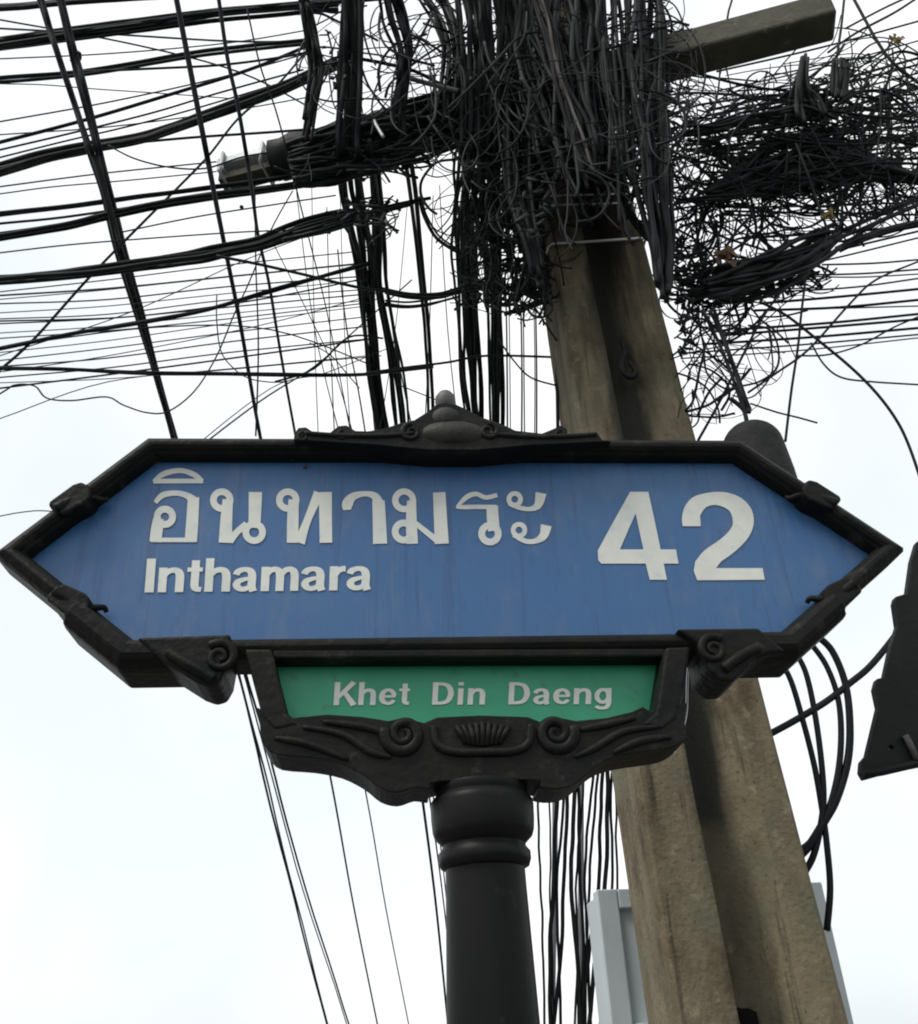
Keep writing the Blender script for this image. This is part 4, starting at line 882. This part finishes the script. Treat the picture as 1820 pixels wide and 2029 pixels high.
tangle('tangle of wires between the tops of the dangling bundles', [(760, 110, 120, 110, 30, 28, .12), (930, 110, 130, 130, 46, 30, .12), (640, 110, 36, 100, 16, 20, .15), (1180, 130, 130, 150, 110, 32, .09), (1250, 300, 70, 120, 70, 26, .10)], .66, 5, 'black', [(1180, 200, 110, 120, 60), (950, 150, 90, 70, 24), (660, 110, 40, 60, 20)])
tangle('big wiry tangle to the right of the concrete pole', [(1560, 260, 250, 150, 110, 46, .04), (1480, 265, 170, 90, 70, 38, .06), (1640, 300, 170, 90, 80, 40, .05), (1430, 450, 90, 90, 60, 28, .12), (1400, 580, 60, 60, 50, 22, .16), (1640, 180, 130, 60, 40, 34, .07), (1760, 270, 100, 120, 60, 34, .08), (1580, 420, 160, 60, 60, 34, .07),
        (1590, 335, 120, 36, 110, 30, .08), (1480, 555, 120, 40, 90, 34, .07), (1380, 330, 50, 150, 70, 26, .14), (1500, 330, 120, 120, 24, 24, .28)], 1.12, 5, 'black',
       [(1590, 340, 100, 32, 110), (1660, 170, 60, 30, 50), (1610, 215, 36, 30, 30), (1700, 150, 40, 44, 36), (1480, 560, 120, 34, 110), (1400, 590, 50, 46, 60), (1775, 250, 46, 70, 44), (1480, 240, 120, 50, 60), (1360, 520, 30, 90, 50), (1420, 400, 60, 60, 30)])
tangle('wire curls hanging below the right tangle', [(1400, 690, 55, 90, 26, 26, .24), (1460, 680, 70, 90, 24, 30, .26), (1380, 770, 40, 60, 18, 22, .24), (1430, 780, 60, 50, 12, 34, .14), (1520, 650, 70, 60, 10, 36, .18)], .95, 4.5, 'black', [(1360, 650, 26, 60, 24)])
tangle('loose loops hanging in front of the pole top', [(1180, 170, 150, 150, 28, 32, .09), (1070, 330, 90, 120, 26, 26, .12), (1300, 300, 40, 110, 14, 26, .10), (900, 170, 130, 130, 18, 30, .12)], .50, 5, 'black', [(1190, 300, 100, 50, 26), (1060, 400, 40, 80, 26)])
tangle('few grey wires crossing the dark mass at the pole top', [(1150, 220, 180, 160, 18, 36, .06), (1300, 200, 60, 150, 8, 32, .08)], .49, 3.5, 'faded')
tangle('dark fuzz of wire ends along the black sleeve', [(700, 315, 110, 34, 40, 20, .15), (880, 262, 110, 40, 40, 20, .15), (720, 430, 50, 40, 24, 14, .2)], .86, 5, 'black', [(720, 310, 110, 34, 80), (880, 255, 100, 36, 70), (720, 420, 50, 30, 30)])
# scraps of tape
for p, r, m, lab in ((cR((560, 490)), 17, 'rust', 'rusty tape scrap beside the pole at the crossarm'), (cR((730, 1190)), 30, 'rust', 'orange brown wrapping on the roll of cables right of the pole'),
                     (cR((1200, 1000)), 24, 'yellow', 'faded yellow tape where the cable roll meets the knot'), (cR((1520, 185)), 24, 'yellow', 'olive coloured clump on the wires near the top right corner'),
                     (cM((1350, 620)), 10, 'steel', 'whitish clamp on the brown cables'), (cM((1500, 740)), 8, 'steel', 'small whitish tag under the brown cables')):
    c = P(*p, .92 if m != 'steel' else .66); sz = r * 2.5 / F; v, f = [], []
    for k in range(9):
        o_ = c + Vector((R.uniform(-1, 1), R.uniform(-.6, .6), R.uniform(-1, 1))) * sz * .7; t_ = R.uniform(0, 3.14); l, h = sz * R.uniform(.25, .7), sz * R.uniform(.10, .26)
        e1 = Vector((math.cos(t_), R.uniform(-.6, .6), math.sin(t_))); e2 = Vector((-math.sin(t_), R.uniform(-.6, .6), math.cos(t_))); e3 = e1.cross(e2).normalized() * .002
        b = len(v); v += [o_ + e1 * l * i_ + e2 * h * j_ * (1 + .4 * i_) + e3 * k_ for i_ in (-1, 1) for j_ in (-1, 1) for k_ in (-1, 1)]
        f += [tuple(b + q_ for q_ in fc) for fc in ((0, 1, 3, 2), (4, 6, 7, 5), (0, 4, 5, 1), (2, 3, 7, 6), (0, 2, 6, 4), (1, 5, 7, 3))]
    tag(mesh('tape_scrap', v, f, M[m]), lab, 'tape')
